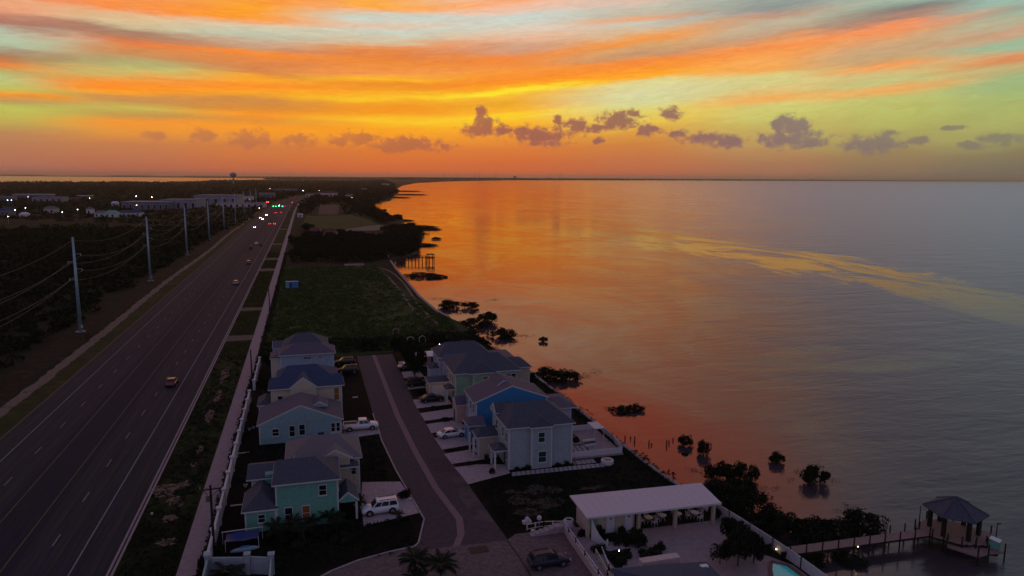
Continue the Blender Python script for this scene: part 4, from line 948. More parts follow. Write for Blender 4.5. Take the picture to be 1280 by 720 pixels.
    hm = {'head': 'head_lamp', 'blue': 'head_blue'}.get(lit, 'trim'); tm = 'tail_lamp' if lit in ('tail',) else 'paint_red'
    for sy in (-1, 1):
        MB().box(L/2-.14, L/2+.0, sy*w*.70-.16, sy*w*.70+.16, hz-.44, hz-.28).build('headlight', hm, t)
        MB().box(-L/2-.01, -L/2+.1, sy*w*.78-.12, sy*w*.78+.12, tz-.34, tz-.12).build('tail_light', tm, t)
        MB().box(c1-.35, c1-.15, sy*(w+.02)-.09, sy*(w+.02)+.09, bz, bz+.15).build('mirror', paint, t)
    MB().box(-L/2-.04, -L/2+.06, -w*.8, w*.8, .42, .58).build('bumper', 'paint_grey' if paint != 'paint_white' else 'trim', t)
    MB().box(L/2-.07, L/2+.03, -w*.5, w*.5, .46, .66).build('grille', 'black', t)
    return t
car('suv', 'paint_white', 7.75, 88.4, PI + .05, 'white SUV parked on the driveway of the teal house')
car('pickup', 'paint_white', 7.6, 120.3, -.02, 'white pickup truck parked by the gable cottage driveway', cat='pickup truck', name='pickup_truck')
car('sedan', 'paint_white', 21.9, 113.0, .12, 'white sedan parked in front of the bright blue house')
car('sedan', 'paint_black', 21.9, 132.6, .1, 'black sedan parked in front of the green house')
car('suv', 'paint_black', 20.8, 143.6, .1, 'dark SUV on the driveway next to the small beige garage')
car('suv', 'paint_black', 7.4, 157.3, PI, 'dark SUV beside the pale blue house, nearer of two', 'dark cars by the pale blue house')
car('crossover', 'paint_black', 7.2, 164.8, PI, 'dark car beside the pale blue house, farther of two', 'dark cars by the pale blue house')
car('crossover', 'paint_navy', 24.6, 70.7, .02, 'dark blue crossover parked on the apron below the curved railing')
car('sedan', 'paint_silver', 20.8, 157.8, .2, 'pale car half hidden by trees at the end of the street')
# traffic
UP, DN = PI / 2, -PI / 2
car('sedan', 'paint_orange', -27.9, 157.3, UP, 'lone reddish sedan in the near lanes of the highway', name='moving_car')
car('crossover', 'paint_silver', -27.9, 301, UP, 'silver car beyond the reddish one on the highway', name='moving_car')
car('suv', 'paint_grey', -28.0, 370, UP, 'grey car third from the camera on the near lanes', name='moving_car')
hw = [('sedan','paint_white',-30.9,475,UP,'white car left of a pair, midway up the highway',None),('sedan','paint_black',-27.6,466,UP,'dark car right of a pair, midway up the highway',None),('suv','paint_black',-32.0,446,UP,'dark car near the median just before the pair',None),
 ('sedan','paint_silver',-41.3,628,DN,'oncoming car with bluish headlights nearest on the far lanes','blue'),('sedan','paint_silver',-44.9,768,DN,'oncoming car with lit headlights on the outer far lane','head'),('suv','paint_silver',-41.2,742,DN,'oncoming car with lit headlights on the inner far lane','head'),
 ('sedan','paint_silver',-41.8,825,DN,'third oncoming car with lit headlights before the signals','head'),('suv','paint_red',-27.4,665,UP,'car with glowing red tail lights in the near lanes','tail'),('sedan','paint_black',-31.4,668,UP,'dark car beside the one with red tail lights','tail'),
 ('sedan','paint_black',-32.4,710,UP,'dark car ahead of the one with red tail lights',None),('sedan','paint_grey',-28.3,782,UP,'dim car in the near lanes short of the signals',None),('suv','paint_black',-33.3,860,UP,'braking dark car near the signals, inner lane','tail'),('sedan','paint_grey',-28.5,880,UP,'dim car close before the signals','tail'),
 ('sedan','paint_black',-28.8,1040,UP,'red lit car just beyond the signals','tail'),('suv','paint_grey',-24.9,1190,UP,'far red lit car beyond the signals','tail'),('sedan','paint_silver',-38.0,1080,DN,'far oncoming car beyond the signals','head')]
for k, p, x, y, rz, lb, lit in hw: car(k, p, x + bend(y), y, rz, lb, 'cars driving on the highway', lit=lit, name='moving_car')

# ------------------------------------------------------------------ poles and wires
PY = [218, 319, 418, 514, 612, 712, 812, 912, 1012]; PXs = [-60.7, -62.0, -62.5, -62.6, -63.2, -63.4, -63.4, -63.4, -63.4]
ordn = ['nearest', 'second', 'third', 'fourth', 'fifth', 'sixth', 'seventh', 'eighth', 'ninth']
ARM = [(0, 25.6), (1.6, 21.4), (-1.6, 19.3), (1.6, 17.3), (-1.6, 14.6)]
for i, (x, y) in enumerate(zip(PXs, PY)):
    t = thing('transmission_pole', f'tall pale steel power pole, {ordn[i]} of the row left of the highway', 'power pole', (x, y, 0), 0, 'steel power poles along the highway')
    MB().cyl((0, 0, 0), (0, 0, 26), .50, .26, 12).build('pole', 'steel_pole', t, True)
    MB().cyl((0, 0, 0), (0, 0, .25), 1.3, n=12).build('footing', 'concrete', t)
    for dx, z in ARM[1:]:
        MB().beam((0, 0, z), (dx, 0, z + .15), .12).build('arm', 'steel_pole', t)
        MB().cyl((dx, 0, z + .12), (dx, 0, z - .5), .08, n=6).build('insulator', 'trim', t)
    if i < 3: MB().box(.3, .62, -.4, -.1, 1.2, 1.9).build('meter_box', 'trim', t)
for k, (dx, z) in enumerate(ARM):
    mb = MB(); pts = [(PXs[0] - .6, 118)] + list(zip(PXs, PY))
    for (a, b) in zip(pts[:-1], pts[1:]):
        z0 = z - .35; seg = 14; sag = 3.2
        P_ = [(a[0] + (b[0]-a[0])*f + dx, a[1] + (b[1]-a[1])*f, z0 - sag * 4 * f * (1-f)) for f in np.linspace(0, 1, seg)]
        for p, q in zip(P_[:-1], P_[1:]): mb.beam(p, q, .035 + .00008 * a[1])
    tag(mb.build('power_line', 'wire'), ['uppermost single wire strung over the steel poles', 'upper wire on the highway side of the steel poles', 'upper wire on the field side of the steel poles', 'lower wire on the highway side of the steel poles', 'lowest wire on the field side of the steel poles'][k], 'power line', 'power lines on the steel poles')
def woodpole(x, y, hgt, label, arms=2, g='wooden utility poles'):
    t = thing('utility_pole', label, 'utility pole', (x, y, 0), 0, g); MB().cyl((0, 0, -.2), (0, 0, hgt), .17, .12, 8).build('pole', 'wood_dark', t)
    if arms:
        MB().beam((-1.25, 0, hgt - .55), (1.25, 0, hgt - .45), .12).build('crossarm', 'wood_dark', t)
        for dx in (-1.1, -.4, .4, 1.1): MB().cyl((dx, 0, hgt - .45), (dx, 0, hgt - .18), .06, n=6).build('insulator', 'rim', t)
        MB().cyl((-.33, -.1, hgt - 1.9), (-.33, -.1, hgt - 1.15), .2, n=8).build('transformer', 'paint_grey', t)
        for s_ in (-1, 1): MB().beam((0, 0, hgt - 1.5), (s_ * .8, 0, hgt - .6), .05).build('brace', 'wood_dark', t)
woodpole(-11.55, 83.2, 8.2, 'dark wooden utility pole with a crossarm beside the near footpath')
woodpole(-12.2, 155, 7.0, 'bare wooden post standing by the footpath near the cream house', 0)
woodpole(-12.3, 236, 7.5, 'bare wooden post at the footpath beside the green field', 0)
# water tower
wx, wy = G(292, 230.5); k = wy / 3152 
t = thing('water_tower', 'round headed water tower on the horizon left of the highway', 'water tower', (wx, wy, 0))
MB().lathe((0,0,0), [(6,0),(3.2,3),(3.0,30),(4.2,33)], 14).build('stem', 'grey_far', t, True)
MB().lathe((0,0,33), [(4.2,0),(11,3),(14.5,8),(14.5,13),(11,18),(4,21),(0.1,21.5)], 18).build('tank', 'grey_far', t, True)
MB().cyl((0,0,54), (0,0,58), .4, n=5).build('mast', 'grey_far', t)
# wind turbines, a few pixels tall on the horizon
def turbine(px, lb, s_=1.0):
    x, y = G(px, 225.4 + (px - 640) * .006); d = math.hypot(x, y); x, y = x * 9500 / d, y * 9500 / d
    t = thing('wind_turbine', lb, 'wind turbine', (x, y, 0), -math.atan2(x, y), 'wind turbines on the horizon')
    MB().cyl((0,0,0), (0,0,85*s_), 2.6, 1.4, 6).build('tower', 'grey_far2', t); MB().box(-2,2,-5,4,84*s_,88*s_).build('nacelle', 'grey_far2', t)
    for a in (.3, .3+2.094, .3+4.189): MB().beam((0,-5,86*s_), (40*math.sin(a)*s_,-5,86*s_+40*math.cos(a)*s_), 2.2, .8).build('blade', 'grey_far2', t)
for px, lb in ((555,'leftmost wind turbine on the horizon'),(571,'second wind turbine from the left on the horizon'),(593,'wind turbine in the middle of the horizon row'),(599,'wind turbine right beside the middle one'),(619,'second wind turbine from the right'),(700,'wind turbine standing apart on the right')): turbine(px, lb, 1.0)
x, y = G(644, 224.6); tag(MB((0,0,0)).box(x-18, x+18, y, y+40, 0, 55).build('tower_block', 'grey_far2'), 'tiny dark tower block on the far shore line', 'building')

# ------------------------------------------------------------------ traffic signals
def signal(x, y, lb, side, col, heads):
    t = thing('traffic_signal', lb, 'traffic signal', (x, y, 0), 0, 'traffic signals over the highway')
    MB().cyl((0,0,0), (0,0,6.6), .16, .12, 8).build('mast', 'steel_pole', t)
    L = max(abs(h_) for h_ in heads) + 1; MB().beam((0,0,6.4), (side*L,0,6.6), .16).build('arm', 'steel_pole', t)
    for h_ in heads:
        hd = MB().box(side*h_-.22, side*h_+.22, -.2, .1, 5.4, 6.5).build('signal_head', 'black', t)
        MB().cyl((side*h_,-.2,5.7 if col == 'lamp_green' else 6.25), (side*h_,-.34,5.7 if col == 'lamp_green' else 6.25), .45, n=10).build('lens', col, hd)
signal(-19.5, 920, 'signal arm over the near lanes showing green', -1, 'lamp_green', (8.5, 12.2, 16.0, 19.0))
signal(-53.5, 1050, 'signal at the far left corner showing red', 1, 'lamp_red', (1.5, 3.5))
# street lamps in the distance
def lampf(px, py, z, lb, m_='lamp_white', r=.5, g='distant street lamps'):
    x, y = G(px, py, z); d = math.hypot(x, y)
    t = thing('street_lamp', lb, 'street lamp', (x, y, 0), 0, g)
    MB().cyl((0,0,0), (0,0,z), .12, .09, 6).build('post', 'steel_pole', t); rr = r * d / 900
    MB().lathe((0,0,z), [(.01,-rr),(rr*.8,-rr*.6),(rr,0),(rr*.8,rr*.6),(.01,rr)], 8).build('lamp_globe', m_, t)
L_ = [(9.5,250.3,'lamp_cool','left lamp of the pair at the pale blue shed'),(14.2,250.3,'lamp_cool','right lamp of the pair at the pale blue shed'),(19,262.5,'lamp_white','white lamp among dark trees far left, lower one'),(31.8,260,'lamp_white','white lamp among dark trees far left, upper one'),
 (78,265.3,'lamp_white','brightest white lamp between the dark trees'),(97,262,'lamp_white','white lamp left of the pale roofs'),(116.3,260.2,'lamp_white','white lamp above the pale roofs'),(170.2,245.2,'lamp_yellow','yellow lamp above the grey warehouse, left'),(189.7,246.4,'lamp_warm','warm lamp above the grey warehouse, right'),
 (378.7,238.3,'lamp_white','white lamp at the far end of the highway'),(440,236.9,'lamp_white','white lamp among the far village trees'),(399,238,'lamp_warm','faint warm lamp in the far village'),(549.4,430.5,'lamp_white','round white lamp behind the lilac house'),(10,270.5,'lamp_warm','dim lamp at the far left low down'),
 (35,246,'lamp_cool','small lamp on the long white shed'),(51,246,'lamp_cool','second small lamp on the long white shed'),(112,247.4,'lamp_yellow','dim yellow lamp behind the white shed'),(170.5,256.5,'lamp_warm','small lamp on the front of the grey warehouse'),(288,253.8,'lamp_warm','lamp on the white corner warehouse'),(454,238,'lamp_warm','warm lamp on a far villa'),(337,235.5,'lamp_warm','lamp on a far roof left of the highway'),(312,250,'lamp_warm','lamp in the yard by the white warehouse'),(324,260,'lamp_warm','orange lamp at the roadside near the signals'),(440,246.5,'lamp_warm','lamp by the village gardens')]
for px, py, m_, lb in L_:
    big = lb.startswith(('brightest', 'white lamp', 'round', 'yellow', 'warm lamp above', 'left lamp', 'right lamp'))
    lampf(px, py, 6 if py < 400 else 3, lb, m_, .27 if big else .17)

# ------------------------------------------------------------------ far buildings
def farb(px0, px1, ytop, ybase, depth, wall, roofm, lb, pitched=False, win=0, name='building', cat='building'):
    a = G(px0, ybase); b = G(px1, ybase); c = Vector(((a[0]+b[0])/2, (a[1]+b[1])/2, 0)); Wd = math.dist(a, b); rz = math.atan2(b[1]-a[1], b[0]-a[0])
    d = math.hypot(*c[:2]); hgt = max(2.5, (ybase - ytop) * d / 900 * (.9 if d > 300 else .7))
    # the roof depth that shows uses up part of the height
    hgt = max(3.2, hgt - depth * CH / d * .8)
    t = thing(name, lb, cat, c, rz)
    MB().box(-Wd/2, Wd/2, 0, depth, 0, hgt).build('wall', wall, t)
    if pitched: MB().add([(-Wd/2-.4,-.4,hgt),(Wd/2+.4,-.4,hgt),(Wd/2+.4,depth+.4,hgt),(-Wd/2-.4,depth+.4,hgt),(-Wd/2+Wd*.15,depth/2,hgt+depth*.22),(Wd/2-Wd*.15,depth/2,hgt+depth*.22)], [(0,1,5,4),(1,2,5),(2,3,4,5),(3,0,4),(3,2,1,0)]).build('roof', roofm, t)
    else: MB().box(-Wd/2-.3, Wd/2+.3, -.3, depth+.3, hgt+.004, hgt+.5).build('roof', roofm, t)
    for k in range(win):
        x = -Wd/2 + Wd * (k + .5) / win; W2 = Wd / win * .34
        fr = MB().box(x-W2/2-.15, x+W2/2+.15, -.06, 0, .5, hgt*.72).build('window', 'trim', t); MB().box(x-W2/2, x+W2/2, -.09, -.065, .7, hgt*.68).build('pane', 'glass', fr)
    return t
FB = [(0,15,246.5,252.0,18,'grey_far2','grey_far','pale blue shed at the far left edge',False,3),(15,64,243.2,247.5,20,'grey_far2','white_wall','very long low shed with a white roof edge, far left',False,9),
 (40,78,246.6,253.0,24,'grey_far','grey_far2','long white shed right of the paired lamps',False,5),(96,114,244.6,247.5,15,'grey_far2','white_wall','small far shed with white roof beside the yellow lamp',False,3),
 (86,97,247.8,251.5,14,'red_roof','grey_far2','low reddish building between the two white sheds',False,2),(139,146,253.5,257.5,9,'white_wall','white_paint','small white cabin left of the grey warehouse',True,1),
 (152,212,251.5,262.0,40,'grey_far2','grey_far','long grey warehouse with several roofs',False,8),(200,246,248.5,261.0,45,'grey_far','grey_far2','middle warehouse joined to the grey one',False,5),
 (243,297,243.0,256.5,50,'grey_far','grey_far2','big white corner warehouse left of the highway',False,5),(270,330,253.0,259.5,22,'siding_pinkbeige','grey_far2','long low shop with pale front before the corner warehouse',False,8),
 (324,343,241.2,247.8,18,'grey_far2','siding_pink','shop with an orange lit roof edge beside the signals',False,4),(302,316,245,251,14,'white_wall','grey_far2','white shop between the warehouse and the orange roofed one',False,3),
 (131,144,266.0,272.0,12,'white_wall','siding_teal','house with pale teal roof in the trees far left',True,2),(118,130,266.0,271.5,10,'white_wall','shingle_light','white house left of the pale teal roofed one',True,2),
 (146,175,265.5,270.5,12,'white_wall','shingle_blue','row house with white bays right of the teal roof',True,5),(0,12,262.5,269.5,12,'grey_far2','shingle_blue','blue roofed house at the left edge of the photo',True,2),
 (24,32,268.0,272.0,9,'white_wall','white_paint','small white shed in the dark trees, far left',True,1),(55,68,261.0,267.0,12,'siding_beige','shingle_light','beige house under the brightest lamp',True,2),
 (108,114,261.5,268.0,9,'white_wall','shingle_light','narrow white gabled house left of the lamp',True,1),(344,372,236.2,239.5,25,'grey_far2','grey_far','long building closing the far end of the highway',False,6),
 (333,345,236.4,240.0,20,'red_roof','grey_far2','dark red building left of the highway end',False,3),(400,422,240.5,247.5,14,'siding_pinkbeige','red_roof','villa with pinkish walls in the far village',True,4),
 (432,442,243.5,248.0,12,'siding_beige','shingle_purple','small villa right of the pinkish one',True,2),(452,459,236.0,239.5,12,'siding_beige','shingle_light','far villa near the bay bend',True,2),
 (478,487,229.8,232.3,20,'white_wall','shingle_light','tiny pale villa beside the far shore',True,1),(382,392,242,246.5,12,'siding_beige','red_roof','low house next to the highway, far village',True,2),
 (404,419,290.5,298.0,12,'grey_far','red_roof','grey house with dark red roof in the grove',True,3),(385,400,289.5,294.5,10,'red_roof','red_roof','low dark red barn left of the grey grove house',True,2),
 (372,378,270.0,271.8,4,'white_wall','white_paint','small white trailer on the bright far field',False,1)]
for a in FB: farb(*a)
t = thing('site_container', 'bright blue storage box standing alone on the green field', 'container', (-6.4, 286, 0), .0, None)
MB().box(-2.2, 2.3, -1.2, 1.2, .15, 2.5).build('body', 'box_blue', t); MB().box(-.95, .0, -1.25, -1.21, .4, 2.3).build('door', 'tarp_blue', t); MB().box(-2.25, -1.0, -1.26, -1.21, .3, 2.4).build('side_panel', 'siding_teal', t); MB().box(-2.3, 2.4, -1.3, 1.3, 2.504, 2.6).build('roof', 'box_blue', t)

# ------------------------------------------------------------------ white wall with posts along the footpath
def whitewall(y0, y1, n, x, lb, h=2.0, mt='white_wall'):
    t = thing('white_wall', lb, 'wall', (x, y0, 0)); st = (y1 - y0) / n
    for k in range(n + 1):
        m = MB(); m.box(-.24, .24, k*st-.24, k*st+.24, 0, h+.22); m.box(-.32, .32, k*st-.32, k*st+.32, h+.224, h+.36); m.build('post', mt, t)
        if k < n:
            MB().box(-.09, .09, k*st+.245, (k+1)*st-.245, .02, h).build('panel', mt, t); MB().box(-.14, .14, k*st+.245, (k+1)*st-.245, h+.004, h+.1).build('coping', mt, t)
whitewall(78.9, 141, 11, -11.7, 'white panelled wall with capped posts beside the footpath, near part')
whitewall(149, 168, 3, -11.4, 'short far piece of white wall left of the pale blue house', 1.8)
t = thing('white_wall', 'white wall with three capped posts at the bottom left corner', 'wall', (-11.6, 78.4, 0))
for x, y in ((0, 0), (4.1, -.9), (6.6, -1.6)):
    m = MB(); m.box(x-.28, x+.28, y-.28, y+.28, -.1, 2.3); m.box(x-.36, x+.36, y-.36, y+.36, 2.304, 2.46); m.build('post', 'siding_grey', t)
for a, b in (((0,0),(4.1,-.9)), ((4.1,-.9),(6.6,-1.6))): MB().beam((a[0]+.28, a[1], 1.0), (b[0]-.28, b[1], 1.0), .18, 2.0).build('panel', 'siding_grey', t)
for a, b in (((0,0),(0,-8)), ((6.6,-1.6),(6.6,-8))): MB().beam((a[0], a[1]-.3, 1.0), (b[0], b[1], 1.0), .18, 2.0).build('panel', 'siding_grey', t)
# blue tarpaulin canopy beside the teal house
t = thing('tarp_canopy', 'blue tarpaulin sagging under a white rail beside the teal house', 'canopy', (-8.7, 84, 0))
vs = []; n = 10
for j in range(n + 1):
    for i in range(n + 1):
        u, v = i / n, j / n; vs.append((-1.6 + 3.6*u, -1.1 + 2.0*v, 1.25 - .35*math.sin(PI*u)*math.sin(PI*v) + .06*math.sin(9*u + 4*v) + .1 * v))
MB().add(vs, [(j*(n+1)+i, j*(n+1)+i+1, (j+1)*(n+1)+i+1, (j+1)*(n+1)+i) for j in range(n) for i in range(n)]).build('tarpaulin', 'tarp_blue', t, True)
MB().beam((-2.2, 1.0, 1.5), (2.4, 1.1, 1.55), .09).build('rail', 'trim', t)
for p in ((-2.1, 1.0), (2.3, 1.1), (-1.6, -1.1), (2.0, -1.1)): MB().cyl((p[0], p[1], 0), (p[0], p[1], 1.5), .04, n=6).build('post', 'trim', t)
t = thing('kayak', 'pale blue kayak lying upturned under the tarpaulin', 'kayak', (-8.2, 82.6, 0), .1)
loft(MB(), [(-1.6,.02,.25),(-1.0,.22,.42),(0,.34,.5),(1.0,.24,.42),(1.6,.02,.25)], lambda s_: [(s_[0], s_[1]*math.cos(a), .12 + s_[2]*max(0, math.sin(a))) for a in np.linspace(0, PI, 7)]).build('hull', 'siding_paleblue', t, True)
MB().box(-.45, .45, -.2, .2, .615, .64).build('keel', 'siding_blue', t)

# ------------------------------------------------------------------ pavilion
PAV = (39.3, 76.9)
t = thing('pavilion', 'long open pavilion with a pale flat metal roof facing the patio', 'pavilion', (*PAV, 0))
def pl(x, y): return x - PAV[0], y - PAV[1]
q = [pl(30.6, 74.55), pl(48.25, 73.85), pl(48.5, 79.2), pl(30.5, 80.1)]
MB().add([(x, y, 2.86 if i < 2 else 3.15) for i, (x, y) in enumerate(q)] + [(x, y, 3.0 if i < 2 else 3.3) for i, (x, y) in enumerate(q)], [(3,2,1,0),(4,5,6,7),(0,1,5,4),(1,2,6,5),(2,3,7,6),(3,0,4,7)]).build('roof', 'metal_roof', t)
for k in range(1, 18):
    f = k / 18; a = tuple(p + (r - p) * f for p, r in zip(q[0], q[1])); b = tuple(p + (r - p) * f for p, r in zip(q[3], q[2]))
    MB().beam((*a, 3.002), (*b, 3.302), .03, .02).build('roof_seam', 'metal_roof', t)
MB().beam((*q[0], 2.9), (*q[1], 2.9), .12, .24).build('gutter', 'trim', t)
for x, y in ((30.9, 74.9), (37.65, 75.1), (42.45, 74.8), (47.5, 74.4), (48.0, 78.7), (42.5, 79.0)):
    a, b = pl(x, y); MB().box(a-.2, a+.2, b-.2, b+.2, 0, 2.82).build('post', 'siding_beige', t)
a, b = pl(31.2, 75.4); MB().box(a, a + 6.2, b+.3, b + 4.0, 0, 2.8).build('wall', 'siding_pinkbeige', t)
for x in (34.2, 36.6):
    a, b = pl(x, 75.7); d = MB().box(a-.55, a+.55, b-.05, b-.003, .05, 2.4).build('door', 'white_paint', t); MB().box(a-.1, a+.1, b-.07, b-.053, 1.75, 1.95).build('door_sign', 'black', d)
for x in (33.0, 35.4):
    a, b = pl(x, 75.7); MB().box(a-.5, a+.5, b-.04, b-.003, .3, 2.3).build('panel', 'siding_cream', t)
a, b = pl(32.0, 75.7); MB().box(a-.45, a+.45, b-.04, b-.003, .3, 2.3).build('panel', 'siding_green', t)
a, b = pl(37.45, 79.4); MB().box(a, a + 10.8, b, b + .15, 0, 1.0).build('back_wall', 'siding_beige', t)
struct('patio', MB().sheet([(31.5,67),(34.9,71.3),(34.9,75.6),(48.6,75.2),(48.6,79),(50,79),(50.1,74),(48.6,72),(48.2,67.8),(49.2,66.3),(51.0,63.4),(51.4,55),(31,55)], .05), 'concrete')
struct('walkway', MB().box(28.9, 31.3, 62, 77.6, 0, .25), 'concrete')
struct('walkway_spur', MB().sheet([(32.3,71.6),(34.9,71.6),(35.2,73.4),(33.0,73.6),(31.3,73.0)], .06), 'concrete_light')
# furniture under the pavilion
def table(x, y, lb):
    t = thing('patio_table', lb, 'table', (x, y, .05), 0, 'round white patio tables')
    MB().cyl((0,0,.69), (0,0,.73), .55, n=18).build('tabletop', 'plastic', t)
    for k in range(4):
        a = PI/4 + k*PI/2; MB().beam((math.cos(a)*.4, math.sin(a)*.4, 0), (math.cos(a)*.15, math.sin(a)*.15, .69), .06).build('leg', 'plastic', t)
def chair(x, y, rz, lb, g='white plastic patio chairs'):
    t = thing('plastic_chair', lb, 'chair', (x, y, .05), rz, g)
    MB().box(-.24,.24,-.22,.24,.40,.44).build('seat', 'plastic', t)
    m = MB(); m.beam((-.2,-.24,.62),(-.2,-.3,.86),.06); m.beam((.2,-.24,.62),(.2,-.3,.86),.06); m.beam((-.22,-.3,.86),(.22,-.3,.86),.06,.1); m.beam((-.22,-.24,.6),(.22,-.24,.6),.05,.14); m.beam((0,-.25,.6),(0,-.3,.86),.12,.04); m.build('backrest', 'plastic', t)
    for s_ in (-1, 1):
        MB().beam((s_*.27,-.24,.62),(s_*.27,.2,.62),.05).build('armrest', 'plastic', t)
        for yy in (-.22, .22): MB().beam((s_*.26, yy*1.1, 0), (s_*.24, yy, .62 if yy > 0 else .62), .05).build('leg', 'plastic', t)
TB = [(39.9,76.8,'first round table from the left under the pavilion'),(41.8,76.9,'second round table from the left under the pavilion'),(43.9,76.8,'round table half hidden by the brown post'),(46.2,76.5,'rightmost round table under the pavilion')]
cl = ['at the first table, left side','at the first table, camera side','at the first table, far side','at the second table, left side','at the second table, far side','at the half hidden table, far side','at the rightmost table, left side','at the rightmost table, camera side','at the rightmost table, far side','at the rightmost table, right side']
sp = [(0,-.95,0),(0,0.35,-.9),(0,.1,.95),(1,-.85,-.2),(1,0,.95),(2,0,.95),(3,-.9,.1),(3,.2,-.95),(3,-.1,.95),(3,.9,.2)]
for (x, y, lb) in TB: table(x, y, lb)
for (k, dx, dy), c_ in zip(sp, cl): chair(TB[k][0] + dx, TB[k][1] + dy, math.atan2(-dy, -dx) - PI/2, 'white plastic chair ' + c_)
t = thing('air_conditioner', 'round white air conditioner drum at the left corner of the pavilion', 'air conditioner', (29.7, 78.0, 0))
MB().lathe((0,0,0), [(.55,0),(.55,1.25),(.42,1.28),(.40,1.1)], 14).build('casing', 'white_wall', t); MB().cyl((0,0,1.0),(0,0,1.1),.4,n=12).build('fan', 'black', t)
MB().box(-.9,.9,-.9,.9,0,.06).build('pad', 'concrete', t)
t = thing('curved_stair_wall', 'white wall that sweeps down in a curve at the pavilion corner', 'wall', (31.6, 74.3, 0))
vs = []; 
for k in range(13):
    f = k / 12; ang = f * 1.9; x = -.5 + 1.6 * f; y = -.2 - 1.3 * math.sin(ang * .8) ; z = 2.6 * (1 - f) ** 2 + .35 + (.35 if k > 10 else 0)
    vs += [(x, y, -.05), (x, y, z), (x + .1, y + .35, z), (x + .1, y + .35, -.05)]
MB().add(vs, [(k*4+i, k*4+(i+1)%4, k*4+4+(i+1)%4, k*4+4+i) for k in range(12) for i in range(4)] + [(0,1,2,3),(51,50,49,48)]).build('sweep', 'white_wall', t)
# curved retaining wall and railings
def railing(name, pts, z, h, lb, mt='white_wall', step=1.3, solid=False, bal=.16):
    t = thing(name, lb, 'railing' if not solid else 'wall', (pts[0][0], pts[0][1], z)); ox, oy = pts[0]
    for a, b in zip(pts[:-1], pts[1:]):
        A = Vector((a[0]-ox, a[1]-oy, 0)); B = Vector((b[0]-ox, b[1]-oy, 0)); L = (B-A).length; n = max(1, round(L/step))
        MB().beam(A + Vector((0,0,h)), B + Vector((0,0,h)), .09, .07).build('top_rail', mt, t)
        if solid: MB().beam(A + Vector((0,0,h/2-.02)), B + Vector((0,0,h/2-.02)), .06, h-.08).build('panel', mt, t)
        else:
            MB().beam(A + Vector((0,0,.12)), B + Vector((0,0,.12)), .06, .06).build('bottom_rail', mt, t)
            nb = int(L / bal)
            if nb > 1:
                m = MB(); [m.beam(A + (B-A)*k/nb + Vector((0,0,.12)), A + (B-A)*k/nb + Vector((0,0,h)), .035) for k in range(1, nb)]
                stuff(m.build('balusters', mt, t))
        for k in range(n + 1):
            p = A + (B-A)*k/n; MB().box(p.x-.07, p.x+.07, p.y-.07, p.y+.07, 0, h+.06).build('post', mt, t)
    return t
rw = [(28.9,77.6),(28.75,75.5),(28.7,73),(28.65,70),(28.6,66),(28.6,62)]
t = thing('retaining_wall', 'curved pinkish retaining wall between apron and walkway', 'wall', (28.8, 74, 0))
m = MB((28.8, 74, 0)); [m.beam((a[0], a[1], .45), (b[0], b[1], .45), .2, .9) for a, b in zip(rw[:-1], rw[1:])]; m.build('wall', 'siding_pinkbeige', t)
railing('walkway_railing', rw, .9, .55, 'thin pale railing on the curved retaining wall', 'white_wall', 1.6, bal=1.0)
t = thing('steps', 'short flight of pale steps at the head of the walkway', 'steps', (27.2, 77.2, 0))
for k in range(6): MB().box(-2.6 + k*.6, 1.6, .0 - .02*k, .9 - .01*k, .16*k - .01, .16*(k+1) - .02).build('step', 'concrete_light', t)
railing('step_railing', [(24.4,78.3),(26.6,78.5),(28.8,78.0)], .4, .7, 'thin yellowish handrail beside the short steps', 'siding_cream', 1.1, bal=1.1)
railing('planter_rail', [(31.2,71.2),(30.5,67.5),(30.0,62)], .1, .8, 'white handrail running down beside the round bush', 'white_wall', 2.0, bal=2.2)
railing('walkway_side_rail', [(30.4,71.0),(29.9,66.5),(29.8,62)], .25, .6, 'thin yellow green rail on the right of the walkway', 'siding_cream', 2.0, bal=2.2)
railing('bay_fence', [(49.2,78.0),(49.9,74.5),(50.4,70.8),(50.9,67.0),(51.3,62.5),(51.6,55)], .1, 1.3, 'long white panelled fence between the patio and the mangroves', 'white_wall', 1.9, True)
# low roof of the near building, cut by the bottom edge
t = thing('blue_roofed_building', 'building with dark blue shingle roof at the bottom edge', 'building', (34, 59, 0))
MB((34,59,0)).box(29.4, 38.6, 54, 62.6, 0, 2.7).build('wall', 'siding_grey', t)
v = [(28.9,63.6,2.9),(39.2,62.2,2.9),(38.8,53,2.9),(28.7,53,2.9),(31.5,58.2,4.3),(36.2,57.6,4.3)]
MB((34,59,0)).add([(a,b,c-.18) for a,b,c in v[:4]] + v, [(0,1,2,3),(0,4,5,1),(1,5,6,2),(2,6,7,3),(3,7,4,0),(4,8,9,5),(5,9,6),(6,9,8,7),(7,8,4)]).build('roof', 'shingle_blue', t)
MB((34,59,0)).box(32.6, 37.0, 63.7, 64.7, 2.2, 2.9).build('parapet', 'siding_pinkbeige', t)
MB((34,59,0)).box(37.6, 38.4, 60.4, 60.9, 3.2, 3.5).build('skylight', 'white_paint', t)
# swimming pool
pool = [(47.9,63.2),(49.0,64.6),(50.3,63.4),(50.6,58),(46.9,56.5),(46.8,61.3)]
struct('pool_water', MB().sheet(pool, .10), 'pool_water')
pk = MB()
for a, b in zip(pool, pool[1:] + pool[:1]): pk.beam((a[0], a[1], .1), (b[0], b[1], .1), .4, .2)
struct('pool_coping', pk, mat('coping', (.16,.08,.07), .8, .15, 1))
